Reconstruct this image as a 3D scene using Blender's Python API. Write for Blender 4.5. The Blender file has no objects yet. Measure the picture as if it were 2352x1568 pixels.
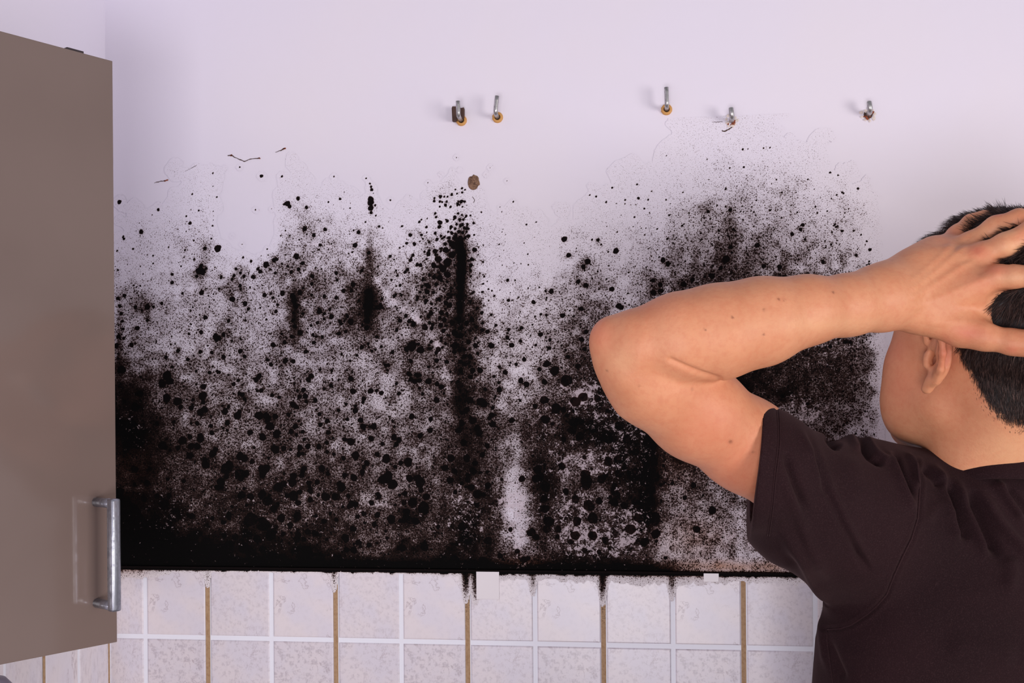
import bpy, bmesh, math
import numpy as np
from mathutils import Vector, Matrix
from mathutils.bvhtree import BVHTree

SC = bpy.context.scene
COL = SC.collection
PI = math.pi

# ------------------------------------------------------------------ camera
W_PX, H_PX, FPX = 2352.0, 1568.0, 2500.0
HX, HY = 1176.0, 928.0            # principal point (the shift lifts the frame)
YAW, ROLL = math.radians(7.0), -0.008
CAM = np.array([0.0, -1.572, 1.62])
RV = np.array([math.cos(YAW), math.sin(YAW), 0.0])
DV = np.array([-math.sin(YAW), math.cos(YAW), 0.0])
ZV = np.array([0.0, 0.0, 1.0])
cam = bpy.data.cameras.new('camera')
cam.sensor_width = 36.0
cam.lens = FPX / W_PX * 36.0
cam.shift_y = (HY - H_PX / 2) / W_PX
cam.clip_start = 0.05
co = bpy.data.objects.new('camera', cam)
COL.objects.link(co)
cr, sr = math.cos(ROLL), math.sin(ROLL)
rx = RV * cr + ZV * sr
uz = -RV * sr + ZV * cr
M = Matrix(((rx[0], uz[0], -DV[0], CAM[0]), (rx[1], uz[1], -DV[1], CAM[1]),
            (rx[2], uz[2], -DV[2], CAM[2]), (0, 0, 0, 1)))
co.matrix_world = M
SC.camera = co

# ------------------------------------------------------------------ light
world = bpy.data.worlds.new('World')
SC.world = world
world.use_nodes = True
bg = world.node_tree.nodes['Background']
bg.inputs['Color'].default_value = (0.93, 0.91, 1.0, 1)
bg.inputs['Strength'].default_value = 0.33


def area(name, loc, target, size, power, color):
    l = bpy.data.lights.new(name, 'AREA')
    l.shape = 'RECTANGLE'; l.size, l.size_y = size
    l.energy = power; l.color = color
    o = bpy.data.objects.new(name, l); COL.objects.link(o)
    o.location = loc
    o.rotation_euler = (Vector(target) - Vector(loc)).to_track_quat('-Z', 'Y').to_euler()
    return o


area('right_key_light', (4.6, -3.5, 0.9), (0.2, -0.3, 1.55), (2.0, 2.0), 168, (1.0, 0.95, 0.92))  # unseen area lamp as key from the right, no window is built
area('front_fill_light', (-0.1, -2.7, 0.95), (0.05, 0, 1.75), (1.0, 0.8), 29, (1.0, 0.96, 1.0))  # unseen fill lamp added behind the camera to brighten wall centre and tiles

SC.view_settings.view_transform = 'Standard'
SC.view_settings.look = 'None'
SC.view_settings.exposure = 0.0
SC.view_settings.gamma = 1.0
SC.view_settings.use_curve_mapping = False


# ------------------------------------------------------------------ pixel helpers
def unroll(px, py):
    """picture pixel -> (X/Y, Z/Y) of the level camera"""
    a = (np.asarray(px, float) - HX) / FPX
    b = -(np.asarray(py, float) - HY) / FPX
    return a * cr - b * sr, a * sr + b * cr


def proj(P):
    """camera aligned points (X right, Y depth, Z up) -> pixel"""
    P = np.asarray(P, float)
    a, b = P[..., 0] / P[..., 1], P[..., 2] / P[..., 1]
    return HX + FPX * (a * cr + b * sr), HY - FPX * (-a * sr + b * cr)


def at(px, py, Y):
    a, b = unroll(px, py)
    return np.array([a * Y, Y, b * Y])


def to_world(P):
    P = np.asarray(P, float)
    return CAM + P[..., 0:1] * RV + P[..., 1:2] * DV + P[..., 2:3] * ZV


def on_wall(px, py, y=0.0):
    """pixel -> (x, z) on the plane y of the room"""
    a, b = unroll(px, py)
    dy = a * RV[1] + DV[1]
    t = (y - CAM[1]) / dy
    return CAM[0] + t * (a * RV[0] + DV[0]), CAM[2] + t * b


def wall_px(x, z, y=0.0):
    rx_, ry_ = x - CAM[0], y - CAM[1]
    X = rx_ * RV[0] + ry_ * RV[1]
    Y = rx_ * DV[0] + ry_ * DV[1]
    return proj(np.stack([X, Y, z - CAM[2]], -1))


# ------------------------------------------------------------------ object helpers
def srgb(r, g, b):
    f = lambda c: (c / 255 / 12.92) if c / 255 <= 0.04045 else ((c / 255 + 0.055) / 1.055) ** 2.4
    return (f(r), f(g), f(b), 1.0)


def mesh_obj(name, verts, faces, mat, parent=None, smooth=True, attrs=None):
    me = bpy.data.meshes.new(name)
    verts = np.asarray(verts, np.float32)
    if isinstance(faces, np.ndarray):
        k = faces.shape[1]
        me.vertices.add(len(verts)); me.vertices.foreach_set('co', verts.ravel())
        me.loops.add(faces.size); me.loops.foreach_set('vertex_index', faces.astype(np.int32).ravel())
        me.polygons.add(len(faces))
        me.polygons.foreach_set('loop_start', np.arange(0, faces.size, k, dtype=np.int32))
        me.update(calc_edges=True)
    else:
        me.from_pydata([tuple(map(float, v)) for v in verts], [], faces)
        me.update()
    if smooth:
        me.polygons.foreach_set('use_smooth', np.ones(len(me.polygons), bool))
    for k_, v in (attrs or {}).items():
        a = me.attributes.new(k_, 'FLOAT', 'POINT')
        a.data.foreach_set('value', np.asarray(v, np.float32))
    if mat: me.materials.append(mat)
    o = bpy.data.objects.new(name, me)
    COL.objects.link(o)
    if parent is not None: o.parent = parent
    return o


def bm_obj(name, bm, mat, parent=None, smooth=False):
    me = bpy.data.meshes.new(name)
    bmesh.ops.recalc_face_normals(bm, faces=bm.faces)
    bm.to_mesh(me); bm.free()
    if smooth: me.polygons.foreach_set('use_smooth', np.ones(len(me.polygons), bool))
    if mat: me.materials.append(mat)
    o = bpy.data.objects.new(name, me); COL.objects.link(o)
    if parent is not None: o.parent = parent
    return o


def add_box(bm, c0, c1, bevel=0.0):
    c0, c1 = Vector(c0), Vector(c1)
    r = bmesh.ops.create_cube(bm, size=1.0)
    vs = r['verts']
    for v in vs:
        v.co = Vector(((c0.x + c1.x) / 2 + v.co.x * (c1.x - c0.x), (c0.y + c1.y) / 2 + v.co.y * (c1.y - c0.y),
                       (c0.z + c1.z) / 2 + v.co.z * (c1.z - c0.z)))
    if bevel:
        es = list({e for v in vs for e in v.link_edges})
        bmesh.ops.bevel(bm, geom=es, offset=bevel, segments=2, affect='EDGES', profile=0.6)


def add_tube(bm, pts, rad, n=14, cap=True):
    pts = [Vector(tuple(map(float, p))) for p in pts]
    if not hasattr(rad, '__len__'): rad = [rad] * len(pts)
    rings = []; up = None
    for i, p in enumerate(pts):
        t = (pts[min(i + 1, len(pts) - 1)] - pts[max(i - 1, 0)]).normalized()
        if up is None:
            up = t.orthogonal().normalized()
        up = (up - t * up.dot(t)).normalized()
        s = t.cross(up)
        rings.append([bm.verts.new(p + (up * math.cos(2 * PI * k / n) + s * math.sin(2 * PI * k / n)) * rad[i]) for k in range(n)])
    for a, b in zip(rings, rings[1:]):
        for k in range(n):
            bm.faces.new((a[k], a[(k + 1) % n], b[(k + 1) % n], b[k]))
    if cap:
        bm.faces.new(rings[0]); bm.faces.new(rings[-1])


def tag(o, label=None, cat=None, group=None, kind=None):
    if label: o['label'] = label
    if cat: o['category'] = cat
    if group: o['group'] = group
    if kind: o['kind'] = kind
    return o


def empty(name, loc, label, cat, group=None):
    o = bpy.data.objects.new(name, None); COL.objects.link(o)
    o.location = tuple(map(float, loc)); o.empty_display_size = 0.02
    return tag(o, label, cat, group)


# ------------------------------------------------------------------ material helpers
class NT:
    def __init__(s, name):
        s.m = bpy.data.materials.new(name); s.m.use_nodes = True
        s.t = s.m.node_tree; s.b = s.t.nodes['Principled BSDF']

    def n(s, typ, **kw):
        nd = s.t.nodes.new(typ)
        for k, v in kw.items(): setattr(nd, k, v)
        return nd

    def link(s, a, b): s.t.links.new(a, b)

    def put(s, sock, v):
        if isinstance(v, bpy.types.NodeSocket): s.link(v, sock)
        else: sock.default_value = v

    def math(s, op, a, b=None, c=None, clamp=False):
        nd = s.n('ShaderNodeMath', operation=op, use_clamp=clamp)
        s.put(nd.inputs[0], a)
        if b is not None: s.put(nd.inputs[1], b)
        if c is not None: s.put(nd.inputs[2], c)
        return nd.outputs[0]

    def mix(s, fac, a, b, mode='MIX'):
        nd = s.n('ShaderNodeMix', data_type='RGBA', blend_type=mode, clamp_factor=True)
        s.put(nd.inputs[0], fac); s.put(nd.inputs[6], a); s.put(nd.inputs[7], b)
        return nd.outputs[2]

    def attr(s, name):
        return s.n('ShaderNodeAttribute', attribute_name=name).outputs['Fac']

    def noise(s, vec, scale, detail=2.0, rough=0.5, dist=0.0):
        nd = s.n('ShaderNodeTexNoise'); nd.inputs['Scale'].default_value = scale
        nd.inputs['Detail'].default_value = detail; nd.inputs['Roughness'].default_value = rough
        nd.inputs['Distortion'].default_value = dist
        if vec is not None: s.link(vec, nd.inputs['Vector'])
        return nd.outputs['Fac']

    def rng(s, v, a, b, c=0.0, d=1.0, smooth=True):
        nd = s.n('ShaderNodeMapRange', interpolation_type='SMOOTHSTEP' if smooth else 'LINEAR')
        s.put(nd.inputs[0], v); s.put(nd.inputs[1], a); s.put(nd.inputs[2], b); s.put(nd.inputs[3], c); s.put(nd.inputs[4], d)
        return nd.outputs[0]

    def bump(s, h, strength, dist):
        nd = s.n('ShaderNodeBump'); nd.inputs['Strength'].default_value = strength
        nd.inputs['Distance'].default_value = dist; s.link(h, nd.inputs['Height'])
        s.link(nd.outputs[0], s.b.inputs['Normal'])
        return nd.outputs[0]


def simple_mat(name, col, rough=0.5, metal=0.0, spec=0.5):
    t = NT(name)
    t.b.inputs['Base Color'].default_value = col
    t.b.inputs['Roughness'].default_value = rough
    t.b.inputs['Metallic'].default_value = metal
    t.b.inputs['Specular IOR Level'].default_value = spec
    return t


WALL_C = srgb(232, 225, 237)


def paint_color(t, pos):
    n1 = t.noise(pos, 3.0, 3.0)
    n2 = t.noise(pos, 0.9, 2.0)
    c = t.mix(t.rng(n1, 0.3, 0.7), WALL_C, srgb(234, 226, 233))
    return t.mix(t.rng(n2, 0.35, 0.75), c, srgb(228, 222, 238))


def wall_mat():
    t = NT('lavender_white_paint')
    pos = t.n('ShaderNodeNewGeometry').outputs['Position']
    t.put(t.b.inputs['Base Color'], paint_color(t, pos))
    t.b.inputs['Roughness'].default_value = 0.75
    t.b.inputs['Specular IOR Level'].default_value = 0.25
    h = t.noise(pos, 22.0, 3.0, 0.45)
    t.bump(h, 0.12, 0.004)
    return t.m


def mould_mat(tile=False):
    t = NT('black_mould_on_tile' if tile else 'black_mould_on_paint')
    pos = t.n('ShaderNodeNewGeometry').outputs['Position']
    sep = t.n('ShaderNodeSeparateXYZ'); t.link(pos, sep.inputs[0])
    cmb = t.n('ShaderNodeCombineXYZ'); t.link(sep.outputs[0], cmb.inputs[0]); t.link(sep.outputs[2], cmb.inputs[1])
    p = cmb.outputs[0]
    # slight warp so that spots are not perfect circles
    nz = t.n('ShaderNodeTexNoise'); nz.inputs['Scale'].default_value = 420; nz.inputs['Detail'].default_value = 2
    t.link(p, nz.inputs['Vector'])
    vm = t.n('ShaderNodeVectorMath', operation='MULTIPLY_ADD')
    t.link(nz.outputs['Color'], vm.inputs[0]); vm.inputs[1].default_value = (0.0022, 0.0022, 0); t.link(p, vm.inputs[2])
    pw = vm.outputs[0]
    D = t.attr('growth'); B = t.attr('blot'); F = t.attr('fleck'); R = t.attr('rust')

    def spots(scale, a, gain, rmax, soft):
        v = t.n('ShaderNodeTexVoronoi', voronoi_dimensions='2D', feature='F1')
        v.inputs['Scale'].default_value = scale; t.link(pw, v.inputs['Vector'])
        sc_ = t.n('ShaderNodeSeparateColor'); t.link(v.outputs['Color'], sc_.inputs[0])
        rnd = sc_.outputs[0]
        r = t.math('MULTIPLY', t.math('SUBTRACT', t.math('MULTIPLY', D, a), rnd), gain)
        r = t.math('MINIMUM', t.math('MAXIMUM', r, 0.0), rmax)
        d = t.math('SUBTRACT', r, v.outputs['Distance'])
        on = t.math('GREATER_THAN', r, 0.02)
        return t.math('MULTIPLY', t.rng(d, -soft, soft * 0.6), on)

    s1 = spots(340, 1.35, 0.95, 0.40, 0.16)
    s2 = spots(185, 0.85, 0.85, 0.28, 0.10)
    s3 = spots(600, 1.9, 1.2, 0.60, 0.22)
    gr = t.noise(p, 820, 2.0, 0.6)
    g = t.rng(t.math('ADD', gr, t.math('MULTIPLY', D, 0.42)), 0.60, 0.80)
    m = t.math('MAXIMUM', t.math('MAXIMUM', t.math('MULTIPLY', s1, 0.82), s2), t.math('MAXIMUM', t.math('MULTIPLY', s3, 0.72), t.math('MULTIPLY', g, 0.62)))
    # light flakes left in dense growth
    fl = t.math('ADD', t.math('MULTIPLY', t.noise(p, 120, 6.0, 0.75, 0.3), 0.66), t.math('MULTIPLY', t.noise(p, 480, 3.0, 0.7), 0.34))
    fl2 = t.rng(t.math('ADD', fl, t.math('MULTIPLY', F, 0.125)), 0.600, 0.665)
    m = t.math('MULTIPLY', m, t.math('SUBTRACT', 1.0, t.math('MULTIPLY', fl2, 0.85)))
    solid = t.rng(D, 0.8, 1.0)
    m = t.math('MAXIMUM', m, t.math('MULTIPLY', solid, t.math('SUBTRACT', 1.0, t.math('MULTIPLY', fl2, 0.8))))
    edge = t.noise(p, 330, 2.0, 0.5)
    bb = t.rng(t.math('ADD', B, t.math('MULTIPLY', t.math('SUBTRACT', edge, 0.5), 0.35)), 0.15, 0.7)
    m = t.math('MAXIMUM', m, t.math('MULTIPLY', bb, t.math('SUBTRACT', 1.0, t.math('MULTIPLY', fl2, 0.2))))
    base = srgb(226, 218, 222) if tile else paint_color(t, pos)
    film = t.mix(t.math('MULTIPLY', t.rng(D, 0.08, 0.46), 0.88), base, srgb(134, 117, 118))
    film = t.mix(t.rng(D, 0.45, 0.85), film, srgb(64, 48, 44))
    film = t.mix(t.math('MULTIPLY', fl2, 0.8), film, srgb(212, 198, 206))
    brown = t.noise(p, 9, 2.0)
    film = t.mix(t.math('MULTIPLY', R, t.rng(brown, 0.3, 0.6, 0.5, 1.0)), film, srgb(176, 118, 66))
    ramp = t.n('ShaderNodeValToRGB'); t.link(m, ramp.inputs[0])
    e = ramp.color_ramp.elements
    e[0].position = 0.0; e[0].color = (1, 1, 1, 1)
    e[1].position = 1.0; e[1].color = srgb(16, 8, 8)
    k = e.new(0.45); k.color = srgb(120, 95, 85)
    k = e.new(0.8); k.color = srgb(36, 22, 19)
    col = t.mix(1.0, film, ramp.outputs[0], 'MULTIPLY')
    t.put(t.b.inputs['Base Color'], col)
    t.b.inputs['Roughness'].default_value = 0.85
    t.b.inputs['Specular IOR Level'].default_value = 0.12
    t.bump(m, 0.25, 0.0006)
    return t.m


def tile_mat():
    """printed marble look; UV runs 0..1 over one tile, 'variant' picks the print"""
    t = NT('printed_marble_tile')
    uv = t.n('ShaderNodeAttribute', attribute_name='tile_uv').outputs['Vector']
    var = t.attr('variant'); shade = t.attr('shade')
    pos = t.n('ShaderNodeNewGeometry').outputs['Position']
    off = t.n('ShaderNodeVectorMath', operation='ADD'); t.link(uv, off.inputs[0])
    cx = t.n('ShaderNodeCombineXYZ'); t.link(t.math('MULTIPLY', var, 7.3), cx.inputs[2]); t.link(cx.outputs[0], off.inputs[1])
    v = off.outputs[0]
    # veins
    wn = t.noise(v, 2.4, 5.0, 0.62, 0.5)
    vein = t.math('SUBTRACT', 1.0, t.rng(t.math('ABSOLUTE', t.math('SUBTRACT', wn, 0.56)), 0.0, 0.022))
    wm = t.rng(t.noise(v, 1.6, 2.0), 0.45, 0.62)
    vein = t.math('MULTIPLY', vein, wm)
    mott = t.noise(v, 14.0, 6.0, 0.7)
    mm = t.rng(mott, 0.47, 0.64)
    big = t.rng(t.noise(v, 2.0, 2.0), 0.35, 0.65)
    c = t.mix(big, srgb(228, 218, 222), srgb(222, 215, 225))
    c = t.mix(t.math('MULTIPLY', mm, t.math('MULTIPLY_ADD', shade, 0.7, 0.04)), c, srgb(178, 166, 174))
    c = t.mix(t.math('MULTIPLY', shade, 0.22), c, srgb(196, 190, 204))
    c = t.mix(t.math('MULTIPLY', vein, 0.55), c, srgb(168, 152, 160))
    t.put(t.b.inputs['Base Color'], c)
    t.b.inputs['Roughness'].default_value = 0.28
    t.b.inputs['Specular IOR Level'].default_value = 0.4
    return t.m


def skin_mat():
    t = NT('skin')
    pos = t.n('ShaderNodeNewGeometry').outputs['Position']
    red = t.attr('red'); dark = t.attr('dark'); hair = t.attr('scalp'); yel = t.attr('pale')
    n1 = t.rng(t.noise(pos, 26, 4.0, 0.6), 0.35, 0.7)
    c = t.mix(n1, srgb(216, 150, 112), srgb(208, 140, 103))
    n3 = t.rng(t.noise(pos, 160, 3.0, 0.6), 0.4, 0.72)
    c = t.mix(t.math('MULTIPLY', n3, 0.3), c, srgb(200, 116, 84))
    c = t.mix(t.math('MULTIPLY', red, 0.65), c, srgb(206, 104, 84))
    c = t.mix(t.math('MULTIPLY', yel, 0.6), c, srgb(232, 184, 140))
    c = t.mix(dark, c, srgb(110, 58, 42))
    hn = t.rng(t.math('ADD', hair, t.math('MULTIPLY', t.math('SUBTRACT', t.noise(pos, 500, 2.0), 0.5), 0.5)), 0.35, 0.75)
    c = t.mix(hn, c, srgb(30, 20, 19))
    t.put(t.b.inputs['Base Color'], c)
    t.b.inputs['Roughness'].default_value = 0.52
    t.b.inputs['Specular IOR Level'].default_value = 0.35
    t.b.inputs['Subsurface Weight'].default_value = 0.12
    t.b.inputs['Subsurface Radius'].default_value = (0.9, 0.35, 0.2)
    t.b.inputs['Subsurface Scale'].default_value = 0.006
    h = t.math('ADD', t.noise(pos, 420, 3.0, 0.6), t.math('MULTIPLY', t.noise(pos, 130, 2.0, 0.5), 0.8))
    t.bump(h, 0.22, 0.0012)
    return t.m


def cloth_mat(name, ca, cb):
    t = NT(name)
    pos = t.n('ShaderNodeNewGeometry').outputs['Position']
    n1 = t.rng(t.noise(pos, 9, 3.0), 0.35, 0.7)
    c = t.mix(n1, ca, cb)
    n2 = t.rng(t.noise(pos, 900, 2.0), 0.45, 0.8)
    c = t.mix(t.math('MULTIPLY', n2, 0.2), c, srgb(84, 60, 62))
    t.put(t.b.inputs['Base Color'], c)
    t.b.inputs['Roughness'].default_value = 0.9
    t.b.inputs['Specular IOR Level'].default_value = 0.1
    t.b.inputs['Sheen Weight'].default_value = 0.10
    t.b.inputs['Sheen Tint'].default_value = srgb(190, 150, 150)
    t.bump(t.noise(pos, 1100, 2.0), 0.2, 0.0006)
    return t.m


def steel_mat(name, col, rough, scale=260):
    t = NT(name)
    pos = t.n('ShaderNodeNewGeometry').outputs['Position']
    n = t.rng(t.noise(pos, scale, 4.0, 0.6), 0.4, 0.75)
    t.put(t.b.inputs['Base Color'], t.mix(n, col, tuple(c * 0.6 for c in col[:3]) + (1,)))
    t.b.inputs['Metallic'].default_value = 0.85
    t.put(t.b.inputs['Roughness'], t.rng(n, 0, 1, rough, rough + 0.2))
    return t.m


MAT = dict(
    wall=wall_mat(), mould=mould_mat(), mould_tile=mould_mat(True), tile=tile_mat(), skin=skin_mat(),
    shirt=cloth_mat('dark_brown_cotton', srgb(36, 20, 23), srgb(31, 17, 20)),
    thread=cloth_mat('brown_thread', srgb(46, 28, 31), srgb(40, 24, 27)),
    trousers=cloth_mat('dark_denim', srgb(38, 42, 58), srgb(30, 34, 48)),
    white_grout=simple_mat('white_grout', srgb(236, 236, 246), 0.5).m,
    steel=steel_mat('zinc_steel', srgb(186, 184, 184), 0.3),
    handle=steel_mat('brushed_steel', srgb(170, 172, 184), 0.28, 120),
    dark=simple_mat('dark_bumper', srgb(52, 40, 44), 0.5).m,
    plug=simple_mat('ochre_plug', srgb(204, 150, 84), 0.55).m,
    brown_plug=simple_mat('dark_brown_fibre', srgb(74, 50, 42), 0.8).m,
    orange=simple_mat('torn_rusty_edge', srgb(140, 70, 42), 0.8).m,
    plaster=simple_mat('bare_plaster', srgb(222, 208, 200), 0.9).m,
    floor=simple_mat('floor_stone', srgb(120, 112, 108), 0.6).m,
    shoe=simple_mat('shoe_leather', srgb(30, 24, 22), 0.5).m,
    pot=simple_mat('grey_glaze', srgb(150, 140, 158), 0.4).m,
    worktop=simple_mat('worktop_laminate', srgb(150, 140, 135), 0.5).m,
    nail=simple_mat('finger_nail', srgb(226, 160, 140), 0.35).m,
    eye=simple_mat('eye_white', srgb(225, 215, 210), 0.2).m,
)


def hair_m():
    t = NT('dark_hair')
    r = t.attr('tone')
    t.put(t.b.inputs['Base Color'], t.mix(r, srgb(26, 17, 17), srgb(120, 92, 84)))
    t.b.inputs['Roughness'].default_value = 0.42
    t.b.inputs['Specular IOR Level'].default_value = 0.3
    return t.m


MAT['hair'] = hair_m()


def grout_m():
    t = NT('brown_grout')
    pos = t.n('ShaderNodeNewGeometry').outputs['Position']
    n = t.rng(t.noise(pos, 220, 3.0), 0.4, 0.7)
    c = t.mix(n, srgb(176, 144, 112), srgb(160, 126, 94))
    n2 = t.rng(t.noise(pos, 480, 2.0), 0.5, 0.6)
    c = t.mix(t.math('MULTIPLY', n2, t.attr('soot')), c, srgb(28, 18, 14))
    t.put(t.b.inputs['Base Color'], c); t.b.inputs['Roughness'].default_value = 0.9
    return t.m


MAT['grout'] = grout_m()


def door_m():
    t = NT('glossy_taupe')
    pos = t.n('ShaderNodeNewGeometry').outputs['Position']
    n = t.rng(t.noise(pos, 3.5, 3.0), 0.3, 0.7)
    t.put(t.b.inputs['Base Color'], t.mix(n, srgb(121, 104, 98), srgb(113, 96, 90)))
    t.b.inputs['Roughness'].default_value = 0.09
    t.b.inputs['Specular IOR Level'].default_value = 0.65
    return t.m


MAT['door'] = door_m()

# ------------------------------------------------------------------ room
XL = float(on_wall(243, 300)[0])                    # left wall plane
Z_TILE = float(on_wall(1100, 1310)[1])              # top of the tiling
ZF = 0.0


def slab(name, c0, c1, mat):
    bm = bmesh.new(); add_box(bm, c0, c1)
    return tag(bm_obj(name, bm, mat), kind='structure')


slab('wall_back', (XL - 0.1, 0.0, ZF), (2.6, 0.1, 2.7), MAT['wall'])
slab('wall_left', (XL - 0.1, -3.6, ZF), (XL, 0.0, 2.7), MAT['wall'])
slab('floor', (XL - 0.1, -3.6, ZF - 0.1), (2.6, 0.1, ZF), MAT['floor'])

# tiling: tiles 7 mm proud of the paint, alternate joints brown
TT = 0.005
GX = []
for g in (477, 768, 1070, 1384, 1708):
    GX.append(float(on_wall(g, 1400, -TT)[0]))
pitch = float(np.mean(np.diff(GX))) / 2
x_first = GX[0]
row_h = 0.1045


def tiling(name, n0, n1, place, pit, rows, xa, xb, soot_z, mat=MAT['tile']):
    """grid of tiles in (u, z); place(u, depth, z) -> world"""
    V, Fc, UV, VA, SH = [], [], [], [], []

    def quadbox(u0, u1, z0, z1, d, bev, var, sh, flip):
        # bevelled face patch with sides back to the wall
        prof = [(0.0, 0.0), (0.0, d - bev), (bev * 0.4, d - bev * 0.3), (bev, d)]
        rings = []
        for (ins, dep) in prof:
            ring = []
            for (uu, zz, fu, fz) in ((u0 + ins, z0 + ins, 0, 0), (u1 - ins, z0 + ins, 1, 0), (u1 - ins, z1 - ins, 1, 1), (u0 + ins, z1 - ins, 0, 1)):
                V.append(place(uu, dep, zz)); UV.append(((1 - fu) if flip else fu, fz, 0)); VA.append(var); SH.append(sh)
                ring.append(len(V) - 1)
            rings.append(ring)
        for a, b in zip(rings, rings[1:]):
            for k in range(4):
                Fc.append((a[k], a[(k + 1) % 4], b[(k + 1) % 4], b[k]))
        Fc.append(tuple(rings[-1]))

    for i in range(n0, n1):
        for r in range(rows):
            u0 = x_first_local + i * pit; u1 = u0 + pit
            z1 = Z_TILE - r * row_h; z0 = z1 - row_h
            gl = 0.0042 if i % 2 == 0 else 0.0028; gr_ = 0.0028 if i % 2 == 0 else 0.0035
            uu0, uu1 = max(u0 + gl, xa), min(u1 - gr_, xb)
            if uu1 - uu0 < 0.003: continue
            var = (i % 2) + (r % 3) * 2 + (0 if r < 2 else (i // 2 % 3) * 0.4)
            sh = 0.45 if (r == 0 and i % 2 == 0) else (0.08 if r == 0 else (0.6 if i % 2 == 0 else 0.9))
            quadbox(uu0, uu1, z0 + 0.003, z1 - (0.0 if r == 0 else 0.003), TT, 0.0022, var, sh, False)
    me = bpy.data.meshes.new(name)
    me.from_pydata([tuple(map(float, v)) for v in V], [], Fc); me.update()
    a = me.attributes.new('tile_uv', 'FLOAT_VECTOR', 'POINT'); a.data.foreach_set('vector', np.array(UV, np.float32).ravel())
    a = me.attributes.new('variant', 'FLOAT', 'POINT'); a.data.foreach_set('value', np.array(VA, np.float32))
    a = me.attributes.new('shade', 'FLOAT', 'POINT'); a.data.foreach_set('value', np.array(SH, np.float32))
    me.materials.append(mat)
    o = bpy.data.objects.new(name, me); COL.objects.link(o)
    return o


x_first_local = x_first
trim = tag(tiling('trim_1', -2, 36, lambda u, d, z: (u, -d, z), pitch, 5, XL, 2.6, 0), kind='structure')
bm = bmesh.new(); add_box(bm, (XL, -0.0035, Z_TILE - 5 * row_h), (2.6, 0.0, Z_TILE))
g = bm_obj('grout', bm, MAT['white_grout'], trim)
# brown joints
Vg, Fg, So = [], [], []
for i in range(-1, 17):
    x = x_first + 2 * i * pitch
    if x < XL + 0.01 or x > 2.58: continue
    for s in range(27):
        z = Z_TILE - s * 0.02
        for dx in (-0.0036, 0.0032):
            Vg.append((x + dx, -0.0042, z))
            amt = {2: 0.9, 3: 1.0, 4: 0.15, 1: 0.5, 0: 0.2}.get(i, 0.2)
            So.append(min(1.0, amt * 1.3 * max(0, 1 - s * 0.02 / (0.09 if amt > .6 else 0.03))))
        if s:
            b0 = len(Vg) - 4
            Fg.append((b0, b0 + 1, b0 + 3, b0 + 2))
mesh_obj('brown_grout', Vg, Fg, MAT['grout'], trim, smooth=False, attrs={'soot': So})

# left wall tiling (narrower cut tiles)
x_first_local = 0.004; row_keep = row_h; row_h = 0.26
trim2 = tag(tiling('trim_2', 0, 38, lambda u, d, z: (XL + d, -u - TT, z), 0.0905, 2, 0.0, 3.5, 0), kind='structure')
bm = bmesh.new(); add_box(bm, (XL, -3.5, Z_TILE - 5 * row_h), (XL + 0.0035, -TT, Z_TILE))
bm_obj('grout', bm, MAT['white_grout'], trim2)
row_h = row_keep
Vg, Fg, So = [], [], []
for i in range(0, 19):
    u = x_first_local + 2 * i * 0.0905 + (0.0905 if i else 0) - (0.0905 if i else 0)
    for (w0, w1) in (((-0.0005, 0.006) if i == 0 else (-0.0032, 0.0032)),):
        b0 = len(Vg)
        for z in (Z_TILE, Z_TILE - 5 * row_h):
            for du in (w0, w1):
                Vg.append((XL + 0.0042, -(u + du) - TT, z)); So.append(0)
        Fg.append((b0, b0 + 1, b0 + 3, b0 + 2))
mesh_obj('brown_grout', Vg, Fg, MAT['grout'], trim2, smooth=False, attrs={'soot': So})

# ------------------------------------------------------------------ mould
rs = np.random.RandomState(7)
ROWS = """
000000000000000000000000001111100000 0
000000000000000000000000011111111000 0
000110001000000000000001111222221100 0
000110011110000210000011112233332210 0
011120013322111121110111223444433320 0
122331014433223222111222334555544320 0
222332244444434442111332345666554431 0
333344445556445552223443456777665542 0
343445446557555673334553566777766652 0
444445456556555684445666778888776662 0
554445555555555674445666778888887762 0
765555555555555575456777889999887762 0
886656556555456685467777899999887762 0
987666666555556686577888899998877662 0
998666667665566787578899988888777652 0
888777777776677787578778998667677652 0
888878777777667787468678976677766652 0
988888887787677888458778966667665542 0
999888888887788898458878966665665542 0
999999988887788898658888855555554432 0
999999999999999999889999965444443322 0
""".strip().split('\n')
G = np.array([[int(c) for c in r.replace(' ', '')] for r in ROWS], float)
LUT = np.array([0, .06, .12, .175, .235, .295, .36, .44, .56, .80])
G = LUT[G.astype(int)]

RES = 0.0013
x0, x1 = on_wall(252, 800)[0], on_wall(2105, 800)[0]
x0 = max(float(x0), XL + 0.001)
z1, z0 = on_wall(1300, 280)[1], Z_TILE - 0.002
xs = np.arange(x0, x1, RES); zs = np.arange(z0, z1, RES)
XX, ZZ = np.meshgrid(xs, zs)
PX, PY = wall_px(XX, ZZ)


def vnoise(px, py, s, seed):
    r = np.random.RandomState(seed); T = r.rand(128, 128)
    u, v = px / s + 200, py / s + 200
    i, j = np.floor(u).astype(int), np.floor(v).astype(int)
    fu, fv = u - i, v - j
    fu = fu * fu * (3 - 2 * fu); fv = fv * fv * (3 - 2 * fv)
    a = T[j % 128, i % 128]; b = T[j % 128, (i + 1) % 128]; c = T[(j + 1) % 128, i % 128]; d = T[(j + 1) % 128, (i + 1) % 128]
    return (a * (1 - fu) + b * fu) * (1 - fv) + (c * (1 - fu) + d * fu) * fv


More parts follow.
